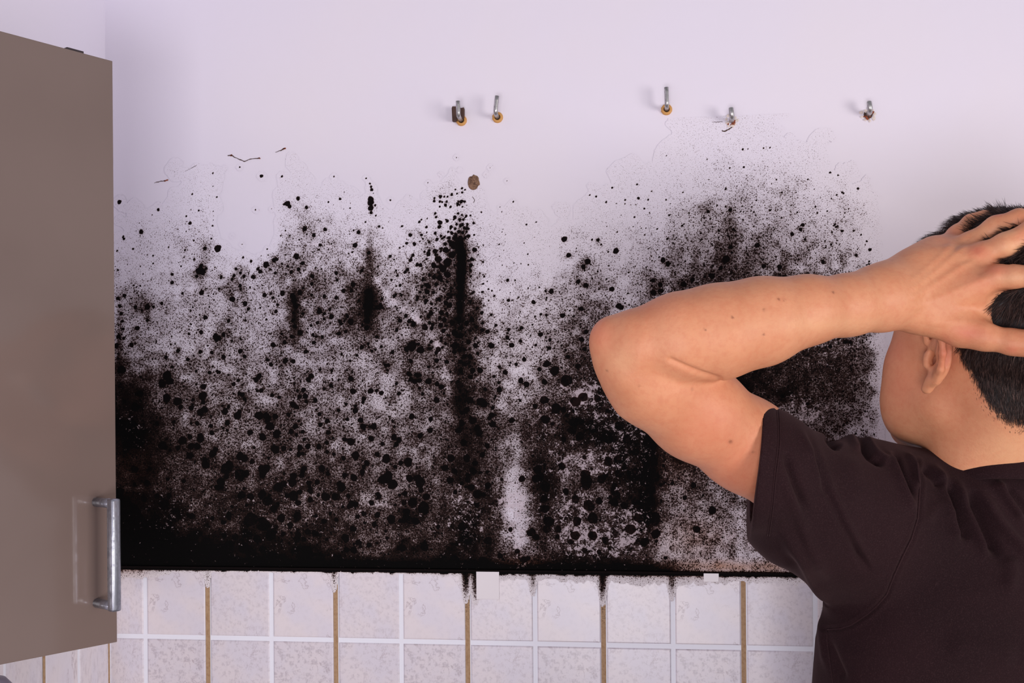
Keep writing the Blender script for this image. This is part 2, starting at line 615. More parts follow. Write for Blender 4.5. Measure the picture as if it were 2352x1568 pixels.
def samp(px, py):
    u = np.clip((px - 275) / 50, 0, G.shape[1] - 1.001); v = np.clip((py - 300) / 50, 0, G.shape[0] - 1.001)
    i, j = u.astype(int), v.astype(int); fu, fv = u - i, v - j
    fu = fu * fu * (3 - 2 * fu); fv = fv * fv * (3 - 2 * fv)
    return (G[j, i] * (1 - fu) + G[j, i + 1] * fu) * (1 - fv) + (G[j + 1, i] * (1 - fu) + G[j + 1, i + 1] * fu) * fv


wx = (vnoise(PX, PY, 28, 1) - .5) * 50 + (vnoise(PX, PY, 11, 2) - .5) * 22
wy = (vnoise(PX, PY, 28, 3) - .5) * 50 + (vnoise(PX, PY, 11, 4) - .5) * 22
DEN = samp(PX + wx, PY + wy)
DEN *= 0.72 + 0.56 * vnoise(PX, PY, 17, 5)
DEN += 0.10 * (vnoise(PX, PY, 60, 9) - .5) * (DEN > .25)
BLOT = np.zeros_like(DEN); FLECK = np.zeros_like(DEN); RUST = np.zeros_like(DEN)


def gauss(px, py, sx, sy, ang=0):
    dx, dy = PX - px, PY - py
    c, s = math.cos(ang), math.sin(ang)
    return np.exp(-(((dx * c + dy * s) / sx) ** 2 + ((-dx * s + dy * c) / sy) ** 2))


# the clean patch and sharp right-hand limit
DEN -= 0.6 * gauss(570, 500, 62, 85) ** 2
DEN *= 1 / (1 + np.exp((PX - 2018 - 6 * vnoise(PX, PY, 20, 31)) / 4))
DEN += 0.05 * gauss(2060, 900, 25, 120) * 0.4
# vertical runs
for (a, b, sx, sy, k) in [(1060, 640, 9, 75, 1.0), (1062, 580, 8, 30, .4), (1055, 880, 13, 240, .35), (848, 700, 15, 60, .75), (850, 600, 10, 70, .35),
                          (465, 600, 14, 60, .18), (678, 720, 9, 55, .8), (1490, 1110, 16, 130, .8), (276, 820, 6, 110, .3), (1590, 1000, 10, 200, .2),
                          (1675, 520, 14, 55, .22), (1672, 600, 30, 55, .3), (1420, 1060, 26, 60, .5), (1240, 1120, 22, 150, .5), (1390, 880, 60, 50, .35), (1365, 980, 60, 40, .4),
                          (700, 480, 40, 18, .15), (330, 700, 40, 30, .15), (1900, 850, 120, 60, .25), (1175, 1180, 26, 90, -.15), (1200, 880, 30, 60, -.12)]:
    DEN += k * (.55 if k > 0 else .6) * gauss(a, b, sx, sy)
# scrape arc that stayed lighter
arc = [(680, 556), (760, 566), (820, 588), (862, 640), (905, 690), (960, 735), (1005, 790), (1024, 850), (1030, 900)]
for (a, b) in zip(arc, arc[1:]):
    a_, b_ = np.array(a, float), np.array(b, float)
    L = np.linalg.norm(b_ - a_); t_ = np.clip(((PX - a_[0]) * (b_ - a_)[0] + (PY - a_[1]) * (b_ - a_)[1]) / L ** 2, 0, 1)
    d = np.hypot(PX - a_[0] - t_ * (b_ - a_)[0], PY - a_[1] - t_ * (b_ - a_)[1])
    wv = 4 if a[0] < 840 else 9
    DEN -= 0.05 * np.exp(-(d / wv) ** 2) * (0.6 + 0.8 * vnoise(PX, PY, 5, 12))
    FLECK += 0.55 * np.exp(-(d / wv) ** 2)
# bottom band and left corner solid
DEN += 0.8 * np.exp(-((PY - (1306 + (PX - 1100) * 0.011)) / 14) ** 2) / (1 + np.exp((PX - 1545) / 14)) + 0.5 * np.exp(-((PY - (1311 + (PX - 1100) * .009)) / 4) ** 2)
DEN += 0.5 * gauss(300, 1240, 110, 80) + 0.3 * gauss(290, 1010, 60, 80) + 0.25 * gauss(500, 1270, 250, 40)

for (a, b, sx, sy, k) in [(1180, 1170, 34, 90, .9), (1200, 1270, 24, 40, .6), (1330, 880, 48, 45, .8), (1320, 1060, 60, 42, .8), (1310, 1180, 70, 60, .8), (1330, 1250, 60, 40, .8),
                          (1440, 1250, 60, 40, .75), (1440, 1190, 40, 40, .6), (1850, 950, 70, 45, .8), (1600, 1200, 110, 80, .45), (1750, 1230, 90, 60, .7), (1340, 930, 30, 40, .7),
                          (310, 985, 40, 40, .35), (900, 1150, 300, 120, .28), (1400, 700, 60, 50, .5), (1060, 1180, 50, 80, .45), (1900, 800, 120, 60, .45), (620, 1150, 200, 100, .28), (1430, 1000, 70, 130, .8), (1250, 950, 60, 90, .5), (400, 1180, 60, 50, .3),
                          (1620, 640, 150, 40, .3), (1500, 840, 90, 90, .5), (1500, 690, 40, 30, .3)]:
    FLECK += k * gauss(a, b, sx, sy)
FLECK *= 1.25 * (0.5 + 0.8 * vnoise(PX, PY, 24, 21))
RUST += 1.0 * gauss(1690, 1302, 125, 15) + 0.3 * gauss(1600, 1240, 90, 50) + 0.25 * gauss(1560, 1000, 60, 120) + 0.2 * gauss(300, 1080, 60, 60) + 0.3 * gauss(1200, 1290, 60, 14)

# big colonies read off the photograph: (view x, view y, view radius), origin, zoom
SPOTS = []


def view(ox, oy, s, txt):
    for w in txt.split():
        a = [float(q) for q in w.split(',')]
        SPOTS.append((ox + a[0] / s, oy + a[1] / s, a[2] / s))


view(250, 250, 2.851, """858,382,7 1000,440,13 1135,442,9 1475,443,7 1515,590,10 1240,587,15 1170,620,20 1185,640,14 1150,625,10 1295,645,13 213,805,17 325,660,12 533,748,13 508,703,8 590,665,8 680,765,8 708,578,7
630,913,14 606,1027,16 617,1068,22 637,1045,11 608,1203,19 810,1246,21 1030,1020,22 1083,990,17 1100,985,13 947,1100,17 886,1096,14 820,1092,13 808,1115,12 977,1048,13 932,997,11 1283,785,18 1343,827,15 1385,892,13
1457,884,8 1613,893,18 1635,808,14 1703,941,14 1842,965,11 1270,1010,15 1243,1050,15 1195,1068,14 1172,1030,11 1135,1013,9 1090,1075,12 1162,1081,9 1333,1096,16 1330,1145,15 1138,1207,19 1250,1203,19 1076,1237,12
1095,1326,14 1106,1282,12 633,1365,17 785,1387,14 895,1385,10 605,1462,16 700,1490,22 722,1500,20 705,1510,18 790,1462,9 526,1473,11 347,1273,13 253,1297,22 293,1296,12 175,1298,15 103,1222,15 187,1435,18 255,1383,12 65,1490,18
150,1545,18 415,1083,12 393,905,8 483,1207,11 1490,1075,15 1495,1120,12 1657,1060,14 1600,1150,19 1590,1190,16 1537,1192,16 1412,1228,15 1490,1237,15 1380,1325,21 1412,1340,13 1447,1312,13 1458,1360,19 1562,1357,15
1513,1390,15 1543,1388,11 1410,1375,12 1367,1400,14 1325,1418,12 1508,1470,16 1552,1457,14 1337,1478,13 1360,1490,12 1343,1530,15 1253,1465,21 1217,1425,17 1197,1490,15 1205,1385,15 1210,1335,13 1272,1340,13 1133,1473,12
1151,1528,16 1077,1545,19 1700,1537,11 1755,1491,12 1690,1435,18 1758,1300,18 1790,1243,12 1778,1275,10 1640,1255,13 1205,1225,22 1215,1255,24 1225,1290,20 1700,1200,30 1705,1240,36 1700,1290,36 1695,1340,26 1690,1385,24
1715,590,20 1715,615,22 1716,650,20 1718,680,12 1718,510,10 1722,530,12 1710,490,8 1686,455,7 1732,553,5 1745,632,9 1770,770,9 1580,650,7 1438,610,8 500,925,9 560,985,9 735,1107,10 833,1048,12 860,1158,14 880,972,9
1018,700,1 60,1240,14 72,1290,14 82,1340,14 90,1390,12 95,1440,12 98,1500,12 70,610,16 60,1055,9 100,850,11 160,917,9 55,930,8 165,1155,8""")
view(800, 350, 2.852, """810,1095,19 775,1118,19 838,1143,15 880,1163,15 875,1050,14 937,1063,11 967,1132,12 977,1172,8 1042,1212,15 1043,1183,9 1071,1262,18 1129,1236,13 1135,1150,14 1260,1192,17 1228,1262,11 1321,1228,13 1404,1068,18
1261,1060,10 1298,1066,10 1330,910,18 1293,908,10 1415,568,20 1443,675,15 1568,714,19 1540,745,15 1637,574,11 1557,870,15 1503,848,13 1044,837,12 610,1050,19 600,1085,15 607,1132,18 645,1055,12 502,1145,22 423,1247,17
383,1290,18 290,1308,15 187,1207,14 130,1252,12 89,1275,17 217,1272,12 155,1300,12 178,1292,10 400,1105,16 378,1070,15 422,1110,12 318,1163,14 120,1147,19 590,1290,19 535,1285,14 530,1262,11 578,1362,17 645,1372,16
411,1367,16 527,1405,13 397,1450,19 445,1455,16 468,1457,16 411,1487,19 525,1500,22 582,1515,18 610,1535,20 317,1512,13 245,1393,15 262,1393,15 257,1427,11 833,1265,19 788,1240,19 833,1215,12 848,1315,13 797,1335,17 762,1335,18
700,1265,25 730,1297,17 695,1305,18 760,1385,19 735,1370,17 815,1428,21 863,1427,21 800,1470,19 737,1430,20 1028,1440,18 990,1405,13 1152,1355,16 1130,1493,19 1168,1518,20 1100,1388,13 1062,1377,9 1300,1385,24 1285,1503,20
1252,1420,16 1440,1338,16 1548,1287,16 1530,1225,18 1505,1400,20 1352,1430,32 1430,1495,38 986,1507,13 990,1550,18 955,1467,12 516,912,19 558,917,13 655,930,15 596,962,16 510,970,15 545,990,12 516,868,18 485,875,11
452,735,14 474,738,14 408,705,14 425,672,12 500,650,10 525,665,17 276,680,11 383,595,11 570,529,12 597,487,14 512,489,10 570,400,10 649,450,12 480,540,11 490,566,8 530,587,10 581,570,13 607,547,11 827,638,17 807,700,14
803,740,15 803,810,10 801,775,11 824,915,9 806,972,10 787,548,14 822,463,10 800,413,8 44,608,16 68,523,14 135,658,13 31,862,17 89,773,13 340,870,12 372,785,12 388,768,13 313,774,9 323,805,9 311,930,10 353,483,9 202,485,9
276,313,7 226,372,5 728,600,34 735,640,38 742,690,38 740,740,38 740,790,36 735,840,32 735,890,28 733,940,26 728,990,24 730,1040,22 725,1090,22 735,1150,20 735,1200,22 650,720,30 620,760,26 590,700,24 640,640,22 680,670,26
600,820,22 680,600,22 560,740,20 650,800,24 700,560,20 735,570,24 660,560,14 638,350,9 600,355,8 670,357,10 645,322,9 600,322,10 615,325,8 630,290,8 650,290,8 565,300,9 563,320,10 596,282,6 747,262,9 745,236,9 712,270,8
765,245,7 715,350,7 738,325,12 745,318,10 762,322,10 722,320,8 730,345,7 720,400,10 745,410,9 772,420,8 700,420,8 690,440,8 730,440,12 755,440,10 780,470,10 710,470,11 735,480,13 760,495,12 700,500,11 725,520,14 750,525,13
680,530,12 775,520,10 790,500,8 670,500,8 655,520,9 640,440,7 630,555,10 617,565,9 665,585,14 635,600,14 690,620,16 825,540,8 988,602,7 885,607,7 883,717,9 860,790,5 883,800,7 910,845,6 918,895,8 941,905,8 957,940,9
884,860,8 822,915,9 858,917,6 920,970,7 1132,729,6 1086,724,6 1038,746,5 1220,555,5 1178,890,7 1040,557,4 680,120,4 730,118,4 903,145,4 930,100,5 605,145,4 523,200,5 710,33,5 1014,502,5 995,357,4 1040,187,4""")
view(1300, 250, 2.851, """474,585,10 327,930,20 143,1000,20 115,1040,13 18,958,17 210,858,12 130,1155,18 80,1130,16 300,1180,18 345,1290,20 362,1300,18 570,1123,16 617,1152,18 573,1203,21 628,1190,14 667,1015,18 635,990,18 760,765,9 770,1148,21
828,1118,17 766,1193,15 955,1095,21 908,1100,11 1047,985,27 1015,1040,15 1078,905,16 1252,893,18 1244,1100,17 1398,1035,17 1010,1140,16 905,1183,16 1550,760,13 1535,790,13 1480,820,14 1912,522,9 1807,800,10 1990,922,12
1683,1003,14 1900,958,11 1095,790,11 1000,797,10 1435,1100,16 1360,1105,16 930,672,12 1075,662,14 1295,1030,16 1565,855,10 1735,888,9 1640,1090,12 1580,1080,12 1583,462,7 1153,638,7 1710,670,7 655,595,7 905,715,8 665,850,9
900,1490,1 1830,1525,16 1862,1528,14 1730,1555,14 1790,1500,10 1770,790,6 610,970,8 560,965,7""")
view(1000, 850, 2.767, """692,190,28 767,243,34 700,313,30 835,60,34 955,665,34 960,700,38 960,725,34 1057,690,30 1100,440,31 1218,440,28 1172,350,30 358,285,20 345,305,16 365,343,23 408,125,19 543,68,18 578,90,19 695,75,17 805,610,24 975,860,36
650,630,30 640,690,28 700,740,35 550,690,22 880,330,34 920,420,30 870,380,30 1100,580,30 1160,560,26 1270,520,25 1380,580,38 1380,480,30 1390,680,36 1370,760,30 940,170,30 890,200,34 1030,180,24 1270,640,24 1150,790,28
830,770,22 890,820,26 1040,830,24 1000,940,36 900,960,30 720,960,36 700,880,28 780,1010,24 860,1090,20 1290,940,30 1200,860,26 1240,1010,34 1400,930,30 1400,1040,30 1330,1090,30 1080,1080,24 640,1060,24 1000,1050,30
1660,1010,24 1760,890,26 1640,730,20 1585,810,16 610,1030,30 520,1150,18 290,200,30 220,190,24 310,215,24 200,250,22 240,320,26 150,380,24 280,400,24 330,480,20 180,460,24 100,560,26 200,560,26 240,640,26 60,620,24 120,640,22""")
view(250, 800, 2.851, """455,15,16 375,58,15 518,72,15 600,22,15 675,27,15 752,55,17 862,18,18 890,52,15 1040,75,14 1062,105,16 1155,83,19 1208,84,17 985,180,20 965,205,20 1325,180,20 1308,205,20 620,250,22 383,180,35 400,215,28 350,230,30
848,210,14 818,233,16 660,158,15 711,150,13 1250,315,17 1293,347,15 1352,340,18 1275,272,19 1456,242,17 1585,198,21 1600,280,22 1715,278,21 1785,292,17 1900,295,15 1615,405,21 1430,475,19 1505,405,15 1438,550,19 1650,470,20
1665,510,22 1735,510,23 1718,590,21 1222,510,21 1270,545,16 1090,445,22 1030,440,24 1045,460,24 777,487,21 785,380,15 1070,307,15 1116,320,14 1000,275,17 875,302,19 890,330,16 925,550,21 1100,560,30 675,552,19 670,507,16
600,575,24 1090,660,32 1146,655,21 1252,648,21 1305,640,21 1376,642,21 1430,677,16 1245,692,20 1270,688,16 860,705,30 890,720,26 1395,785,26 1210,835,26 1365,875,21 1605,845,26 1003,790,30 1008,825,28 735,870,30 1210,965,36
1420,970,32 1480,970,26 1690,750,21 1670,775,17 1912,750,19 1875,775,16 1770,970,19 1585,610,28 1545,595,18 2040,570,21 2105,535,21 1984,445,21 2095,215,22 2022,175,18 1965,165,17 2005,215,20 2035,210,18 1580,80,10 1625,45,12
1525,38,11 1460,145,12 1410,265,12 1665,350,14 1555,365,12 1380,430,16 1360,400,10 1245,475,12 745,375,11 620,350,18 628,400,26 600,420,26 540,390,20 580,490,18 455,650,20 630,730,22 680,690,28 580,640,26 540,640,26
940,740,20 770,790,40 850,820,30 900,820,26 1110,910,34 1000,960,26 1040,1000,34 870,960,30 930,970,26 1270,800,20 1265,830,22 1310,880,20 1320,930,22 1435,820,18 1545,830,20 1510,890,22 1660,810,20 1190,870,16 1250,940,20
860,830,40 790,760,30 700,660,20 1320,990,22 1240,1010,22 1080,1050,28 1130,1110,30 1410,1130,22 1550,1240,30 1600,1180,24 1300,1200,22 1240,1220,26 1350,1210,24 1490,1120,18 1630,1100,18 1670,1080,20 1740,1150,20 1860,1110,20
1930,1130,16 2010,1130,28 2060,1040,40 1990,1010,34 2080,970,26 1940,950,20 1820,850,40 1860,890,34 1790,860,30 2040,880,34 1970,850,26 1620,1020,20 1720,1010,20 1450,1080,16 1010,1150,50 930,1120,50 1060,1220,40""")
SPOTS = [s for s in SPOTS if s[2] > 1.2]
# further small colonies, more of them where the growth is dense
n_try = 9000
qx = rs.uniform(262, 2020, n_try); qy = rs.uniform(380, 1315, n_try)
qd = samp(qx, qy)
left = qx < 1560
pr = np.where(left, np.clip((qd - .12) * 0.55, 0, .5), np.clip((qd - .35) * .35, 0, .2)) * np.where(qy > 880, 1.0, 0.8)
pr *= np.where((qx > 1130) & (qx < 1560) & (qy > 600), .55, 1)
keep = rs.rand(n_try) < pr
for x_, y_, d_ in zip(qx[keep], qy[keep], qd[keep]):
    SPOTS.append((x_, y_, min(11.0, 1.8 + rs.gamma(1.6, 1.15 + (y_ > 900) * 1.1))))


for _ in range(130):
    SPOTS.append((1010 + rs.normal() * 42, 700 + rs.normal() * 100, 2.2 + rs.gamma(2.0, 0.9)))
for _ in range(60):
    SPOTS.append((1062 + rs.normal() * 13, rs.uniform(440, 1000), 1.8 + rs.gamma(2.0, .7)))
n2 = 9000
qx = rs.uniform(262, 2015, n2); qy = rs.uniform(330, 1000, n2); qd = samp(qx, qy)
kk = rs.rand(n2) < np.clip(qd * 1.1, 0, .34)
for x_, y_ in zip(qx[kk], qy[kk]): SPOTS.append((x_, y_, rs.uniform(1.3, 2.9)))


def stamp(px, py, r, ax=1.0, ay=1.0):
    cx, cz = on_wall(px, py)
    s = FPX / 1.6
    R = r / s * 1.05
    reach = R * 2.2 + 0.002
    i0, i1 = np.searchsorted(xs, [cx - reach, cx + reach]); j0, j1 = np.searchsorted(zs, [cz - reach, cz + reach])
    if i1 <= i0 or j1 <= j0: return
    dx = XX[j0:j1, i0:i1] - cx; dz = ZZ[j0:j1, i0:i1] - cz
    a = np.arctan2(dz, dx); p1, p2, p3 = rs.rand(3) * 6.28
    rr = R * (1 + .07 * np.sin(2 * a + p1) + .05 * np.sin(3 * a + p2) + .04 * np.sin(5 * a + p3))
    d = np.hypot(dx / ax, dz / ay)
    v = np.clip((rr * 1.12 - d) / (0.35 * rr + .0008), 0, 1)
    v = v * v * (3 - 2 * v)
    BLOT[j0:j1, i0:i1] = np.maximum(BLOT[j0:j1, i0:i1], v)
    DEN[j0:j1, i0:i1] += 0.07 * np.exp(-(d / (R * 1.7)) ** 2) * (r > 3)


for s in SPOTS: stamp(*s)
for (px, py) in [(1620, 1310), (1700, 1312)]: pass
DEN = np.clip(DEN, 0, 1.1)
FADE = np.clip((PX - 256) / 6, 0, 1)
DEN *= FADE


def grid_faces(keepcell, ny, nx):
    j, i = np.nonzero(keepcell)
    a = j * nx + i
    return np.stack([a, a + 1, a + nx + 1, a + nx], 1)


def grow_mesh(name, XX, ZZ, y, attrs, keep, mat, parent=None):
    ny, nx = XX.shape
    kc = keep[:-1, :-1] | keep[1:, :-1] | keep[:-1, 1:] | keep[1:, 1:]
    F = grid_faces(kc, ny, nx)
    used = np.zeros(ny * nx, bool); used[F.ravel()] = True
    idx = np.cumsum(used) - 1
    V = np.stack([XX.ravel()[used], np.full(used.sum(), y), ZZ.ravel()[used]], 1)
    return mesh_obj(name, V, idx[F], mat, parent, attrs={k: v.ravel()[used] for k, v in attrs.items()})


# close gaps so the growth reads as one patch
keep = (DEN > 0.03) | (BLOT > 0.02)
for _ in range(3):
    k2 = keep.copy(); k2[1:] |= keep[:-1]; k2[:-1] |= keep[1:]; k2[:, 1:] |= keep[:, :-1]; k2[:, :-1] |= keep[:, 1:]; keep = k2
mould = grow_mesh('mould_growth', XX, ZZ, -0.0006, dict(growth=DEN, blot=BLOT, fleck=FLECK, rust=RUST), keep, MAT['mould'])
tag(mould, 'black speckled mould spread over the lower half of the white wall above the tiles', 'mould', kind='stuff')

# mould creeping over the upper edge of the tiles
xs2 = np.arange(x0 + .002, on_wall(2000, 1320)[0], 0.0015); zs2 = np.arange(Z_TILE - 0.085, Z_TILE + 0.0022, 0.0015)
X2, Z2 = np.meshgrid(xs2, zs2); P2, Q2 = wall_px(X2, Z2, -TT)
depth = (Z_TILE - Z2) / 0.001
lobe = vnoise(P2, Q2 * 0, 9, 41) * 0.6 + vnoise(P2, Q2 * 0, 27, 42) * 0.4
D2 = 0.95 * np.exp(-(depth / (1.6 + 3.2 * lobe)) ** 2)
amt = np.interp(P2, [270, 340, 420, 900, 1040, 1090, 1150, 1230, 1390, 1450, 1600, 1700, 1850, 2000], [.7, .5, .12, .10, .2, .5, .3, .35, .35, .5, .45, .3, .4, .4])
D2 += amt * 0.5 * np.exp(-(depth / (9 + 14 * lobe)) ** 1.3)
for gx_, k in ((1070, .8), (1384, .8), (1224, .25), (1543, .35), (768, .25), (477, .2)):
    D2 += k * np.exp(-((P2 - gx_) / 7) ** 2) * np.exp(-(depth / 32) ** 2)
D2 += 0.45 * np.exp(-((P2 - 1092) / 8) ** 2) * np.exp(-(depth / 42) ** 4)
R2 = 0.35 * np.exp(-((P2 - 1590) / 90) ** 2) * np.exp(-(depth / 8) ** 2) + .3 * np.exp(-((P2 - 300) / 40) ** 2) * np.exp(-(depth / 14) ** 2)
B2 = np.zeros_like(D2)
B2[depth < 3.2 + 3.0 * (lobe - .4)] = 1.0
tile_mould = grow_mesh('mould_fringe', X2, Z2, -TT - 0.0005, dict(growth=np.clip(D2, 0, 1), blot=B2, fleck=D2 * 0, rust=R2), (D2 > 0.09) | (B2 > .5), MAT['mould_tile'])
tag(tile_mould, 'thin fringe of dark mould specks along the top edge of the tiles', 'mould', kind='stuff')

# ------------------------------------------------------------------ cracks
CR = bpy.data.objects['wall_back']


def crack(pts, w, dark=True):
    V, Fq = [], []
    P = []
    for (a, b) in zip(pts, pts[1:]):
        for t_ in np.linspace(0, 1, 5)[:-1]:
            P.append((a[0] + (b[0] - a[0]) * t_ + rs.uniform(-.6, .6), a[1] + (b[1] - a[1]) * t_ + rs.uniform(-.6, .6)))
    P.append(pts[-1])
    n = len(P)
    for k, (px, py) in enumerate(P):
        x, z = on_wall(px, py)
        q = P[min(k + 1, n - 1)]; q0 = P[max(k - 1, 0)]
        tx, ty = q[0] - q0[0], q[1] - q0[1]; l = math.hypot(tx, ty) or 1
        ww = (w[0] + (w[1] - w[0]) * k / (n - 1)) * rs.uniform(.6, 1.3) * 0.00032
        V += [(x + ty / l * ww, -0.0008, z + tx / l * ww), (x - ty / l * ww, -0.0008, z - tx / l * ww)]
        if k: Fq.append((2 * k - 2, 2 * k - 1, 2 * k + 1, 2 * k))
    return mesh_obj('crack', V, Fq, MAT['orange'] if not dark else MAT['brown_plug'], CR, smooth=False)


crack([(524, 357), (532, 357), (545, 364), (562, 371), (575, 366), (597, 363)], (2.2, 1.6))
crack([(529, 357), (534, 356)], (4.5, 4.0), False)
crack([(592, 364), (598, 363)], (3.0, 3.6), False)
crack([(633, 350), (645, 346), (654, 341)], (1.2, 2.4))
crack([(650, 343), (657, 341)], (4.5, 3.0), False)
crack([(355, 420), (368, 417), (380, 415)], (1.0, 2.5))
crack([(378, 416), (387, 413)], (5.0, 2.5), False)
crack([(425, 394), (438, 387), (452, 380)], (.6, 1.2))
crack([(1635, 281), (1648, 280), (1660, 280)], (.8, 1.2))
crack([(1658, 300), (1664, 302), (1674, 297), (1683, 291)], (3.5, 2.0))
crack([(1085, 452), (1090, 459), (1088, 466)], (1.0, 1.4))

# bare plaster plug hole at (1088, 418)
t = NT('brown_plaster')
pos = t.n('ShaderNodeNewGeometry').outputs['Position']
t.put(t.b.inputs['Base Color'], t.mix(t.rng(t.noise(pos, 260, 4.0, .7), .35, .65), srgb(150, 116, 92), srgb(92, 66, 52)))
t.b.inputs['Roughness'].default_value = .9
hx, hz = on_wall(1088, 419)
V = [(hx, -0.0012, hz)]; F_ = []
for ring, rr in enumerate((.4, .8, 1.0)):
    for k in range(20):
        a = k * PI / 10; j = 1 + rs.uniform(-.1, .12)
        V.append((hx + math.cos(a) * .0088 * rr * j, (-0.0026, -0.0018, -0.0007)[ring] + rs.uniform(-.0003, .0003), hz + math.sin(a) * .0105 * rr * j))
for k in range(20): F_.append((0, 1 + k, 1 + (k + 1) % 20))
for ring in range(2):
    for k in range(20):
        a = 1 + ring * 20; F_.append((a + k, a + 20 + k, a + 20 + (k + 1) % 20, a + (k + 1) % 20))
tag(mesh_obj('filled_hole', V, F_, t.m), 'round brown filled hole in the wall at the top of the tall black mould streak', 'wall hole')

# ------------------------------------------------------------------ hooks
def flake(bm, c, r, n=7):
    vs = [bm.verts.new((c[0] + math.cos(2 * PI * k / n) * r * rs.uniform(.5, 1.2), c[1] - rs.uniform(0, .0015), c[2] + math.sin(2 * PI * k / n) * r * rs.uniform(.5, 1.2))) for k in range(n)]
    tip = bm.verts.new((c[0], c[1] - r * .5, c[2]))
    for k in range(n): bm.faces.new((vs[k], vs[(k + 1) % n], tip))


def hook(px, py, out, up, lean, label, r=0.0031):
    x, z = on_wall(px, py)
    o = empty('wall_hook', (x, 0, z), label, 'hook', 'bent hooks left in the wall above the mould')
    # plug: a ring with a hole
    bm = bmesh.new(); n = 20
    prof = [(.0040, .004), (.0040, -.0030), (.0048, -.0038), (.0072, -.0032), (.0080, -.0012), (.0080, .003)]
    rings = [[bm.verts.new((math.cos(2 * PI * k / n) * (a * (1 + .05 * math.sin(3 * k))), b, math.sin(2 * PI * k / n) * a)) for k in range(n)] for a, b in prof]
    for a, b in zip(rings, rings[1:]):
        for k in range(n): bm.faces.new((a[k], a[(k + 1) % n], b[(k + 1) % n], b[k]))
    bm_obj('wall_plug', bm, MAT['plug'], o, True)
    bm = bmesh.new(); n = 16
    vs = [bm.verts.new((math.cos(2 * PI * k / n) * .0042, -.0006, math.sin(2 * PI * k / n) * .0042)) for k in range(n)]
    bm.faces.new(vs)
    bm_obj('plug_hole', bm, MAT['brown_plug'], o)
    bm = bmesh.new()
    R = 0.006
    pts = [(0, 0.006, 0), (0, -out + R, 0)]
    for k in range(1, 7):
        a = k * PI / 12
        pts.append((lean * .3 * (1 - math.cos(a)) * R, -out + R - math.sin(a) * R, R - math.cos(a) * R))
    for k in range(1, 4): pts.append((lean * k / 3 * up, -out - .0003 * k, R + (up - R) * k / 3))
    add_tube(bm, pts, r)
    bm_obj('hook_rod', bm, MAT['steel'], o, True)
    return o


h1 = hook(1060, 277, 0.027, 0.021, -.02, 'bent steel hook in an ochre plug with dark broken fibre behind, leftmost hook')
bm = bmesh.new()
for (dx, dz, w, h_) in ((-.0085, .008, .0036, .010), (.0005, .0085, .0045, .0075)):
    add_box(bm, (dx - w, -.010, dz - h_), (dx + w, 0.0, dz + h_), .0012)
for v in bm.verts: v.co.x += rs.uniform(-.0012, .0012); v.co.z += rs.uniform(-.0012, .0012)
bm_obj('broken_bracket', bm, MAT['brown_plug'], h1)
hook(1143, 270, 0.022, 0.025, .10, 'bent steel hook in an ochre plug, slightly tilted, second hook from the left')
hook(1531, 252, 0.020, 0.026, -.02, 'bent steel hook in a clean ochre plug, alone in the middle of the wall')


def stub(px, py, out, up, label, spike):
    x, z = on_wall(px, py)
    o = empty('wall_hook', (x, 0, z), label, 'hook', 'bent hooks left in the wall above the mould')
    bm = bmesh.new(); R = .007
    pts = [(0, .006, 0), (0, -out + R, 0)]
    for k in range(1, 7):
        a = k * PI / 12
        pts.append((-.0015 * k / 6, -out + R - math.sin(a) * R, R - math.cos(a) * R))
    pts.append((-.002, -out, R + up)); pts.append((-.002, -out - .0002, R + up + .0012))
    add_tube(bm, pts, [.0036] * (len(pts) - 2) + [.0034, .0022])
    bm_obj('hook_rod', bm, MAT['steel'], o, True)
    bm = bmesh.new()
    for k in range(10):
        a = rs.uniform(-2.8, .9); rr = rs.uniform(.003, .0068)
        flake(bm, (math.cos(a) * rr, -.0006, math.sin(a) * rr), rs.uniform(.0012, .0024))
    if spike: add_tube(bm, [(.001, -.004, .006), (.0005, -.006, .015)], [.0009, .0003], 6)
    bm_obj('torn_edge', bm, MAT['orange'], o)
    bm = bmesh.new(); n = 14
    vs = [bm.verts.new((math.cos(2 * PI * k / n) * .0062, -.0004, math.sin(2 * PI * k / n) * .0062)) for k in range(n)]
    bm.faces.new(vs); bm_obj('plug_hole', bm, MAT['brown_plug'], o)
    bm = bmesh.new()
    for k in range(9):
        a = k * .7; rr = rs.uniform(.0055, .0095)
        flake(bm, (math.cos(a) * rr, -.0003, math.sin(a) * rr), rs.uniform(.002, .0035))
    bm_obj('plaster_chip', bm, MAT['plaster'], o)
    return o


stub(1680, 278, 0.020, .006, 'short bent steel hook in a ragged hole with chipped plaster and a crack below it', True)
stub(1994, 263, 0.018, .006, 'short bent steel hook at the far right of the wall, above the head', False)

# pale squares stuck on the tile tops
def plate(px0, py0, px1, py1, label):
    a, b = on_wall(px0, py0, -TT), on_wall(px1, py1, -TT)
    bm = bmesh.new(); add_box(bm, (a[0], -TT - .0012, b[1]), (b[0], -TT, a[1]), .0004)
    return tag(bm_obj('filler_patch', bm, MAT['tile_patch']), label, 'patch')


MAT['tile_patch'] = simple_mat('pale_filler', srgb(224, 216, 220), .35).m
plate(1094, 1312, 1147, 1376, 'small pale rectangular patch on the tile right of the sooty brown joint')
plate(1616, 1316, 1651, 1336, 'tiny pale patch on the tile top, left of the rightmost brown joint')

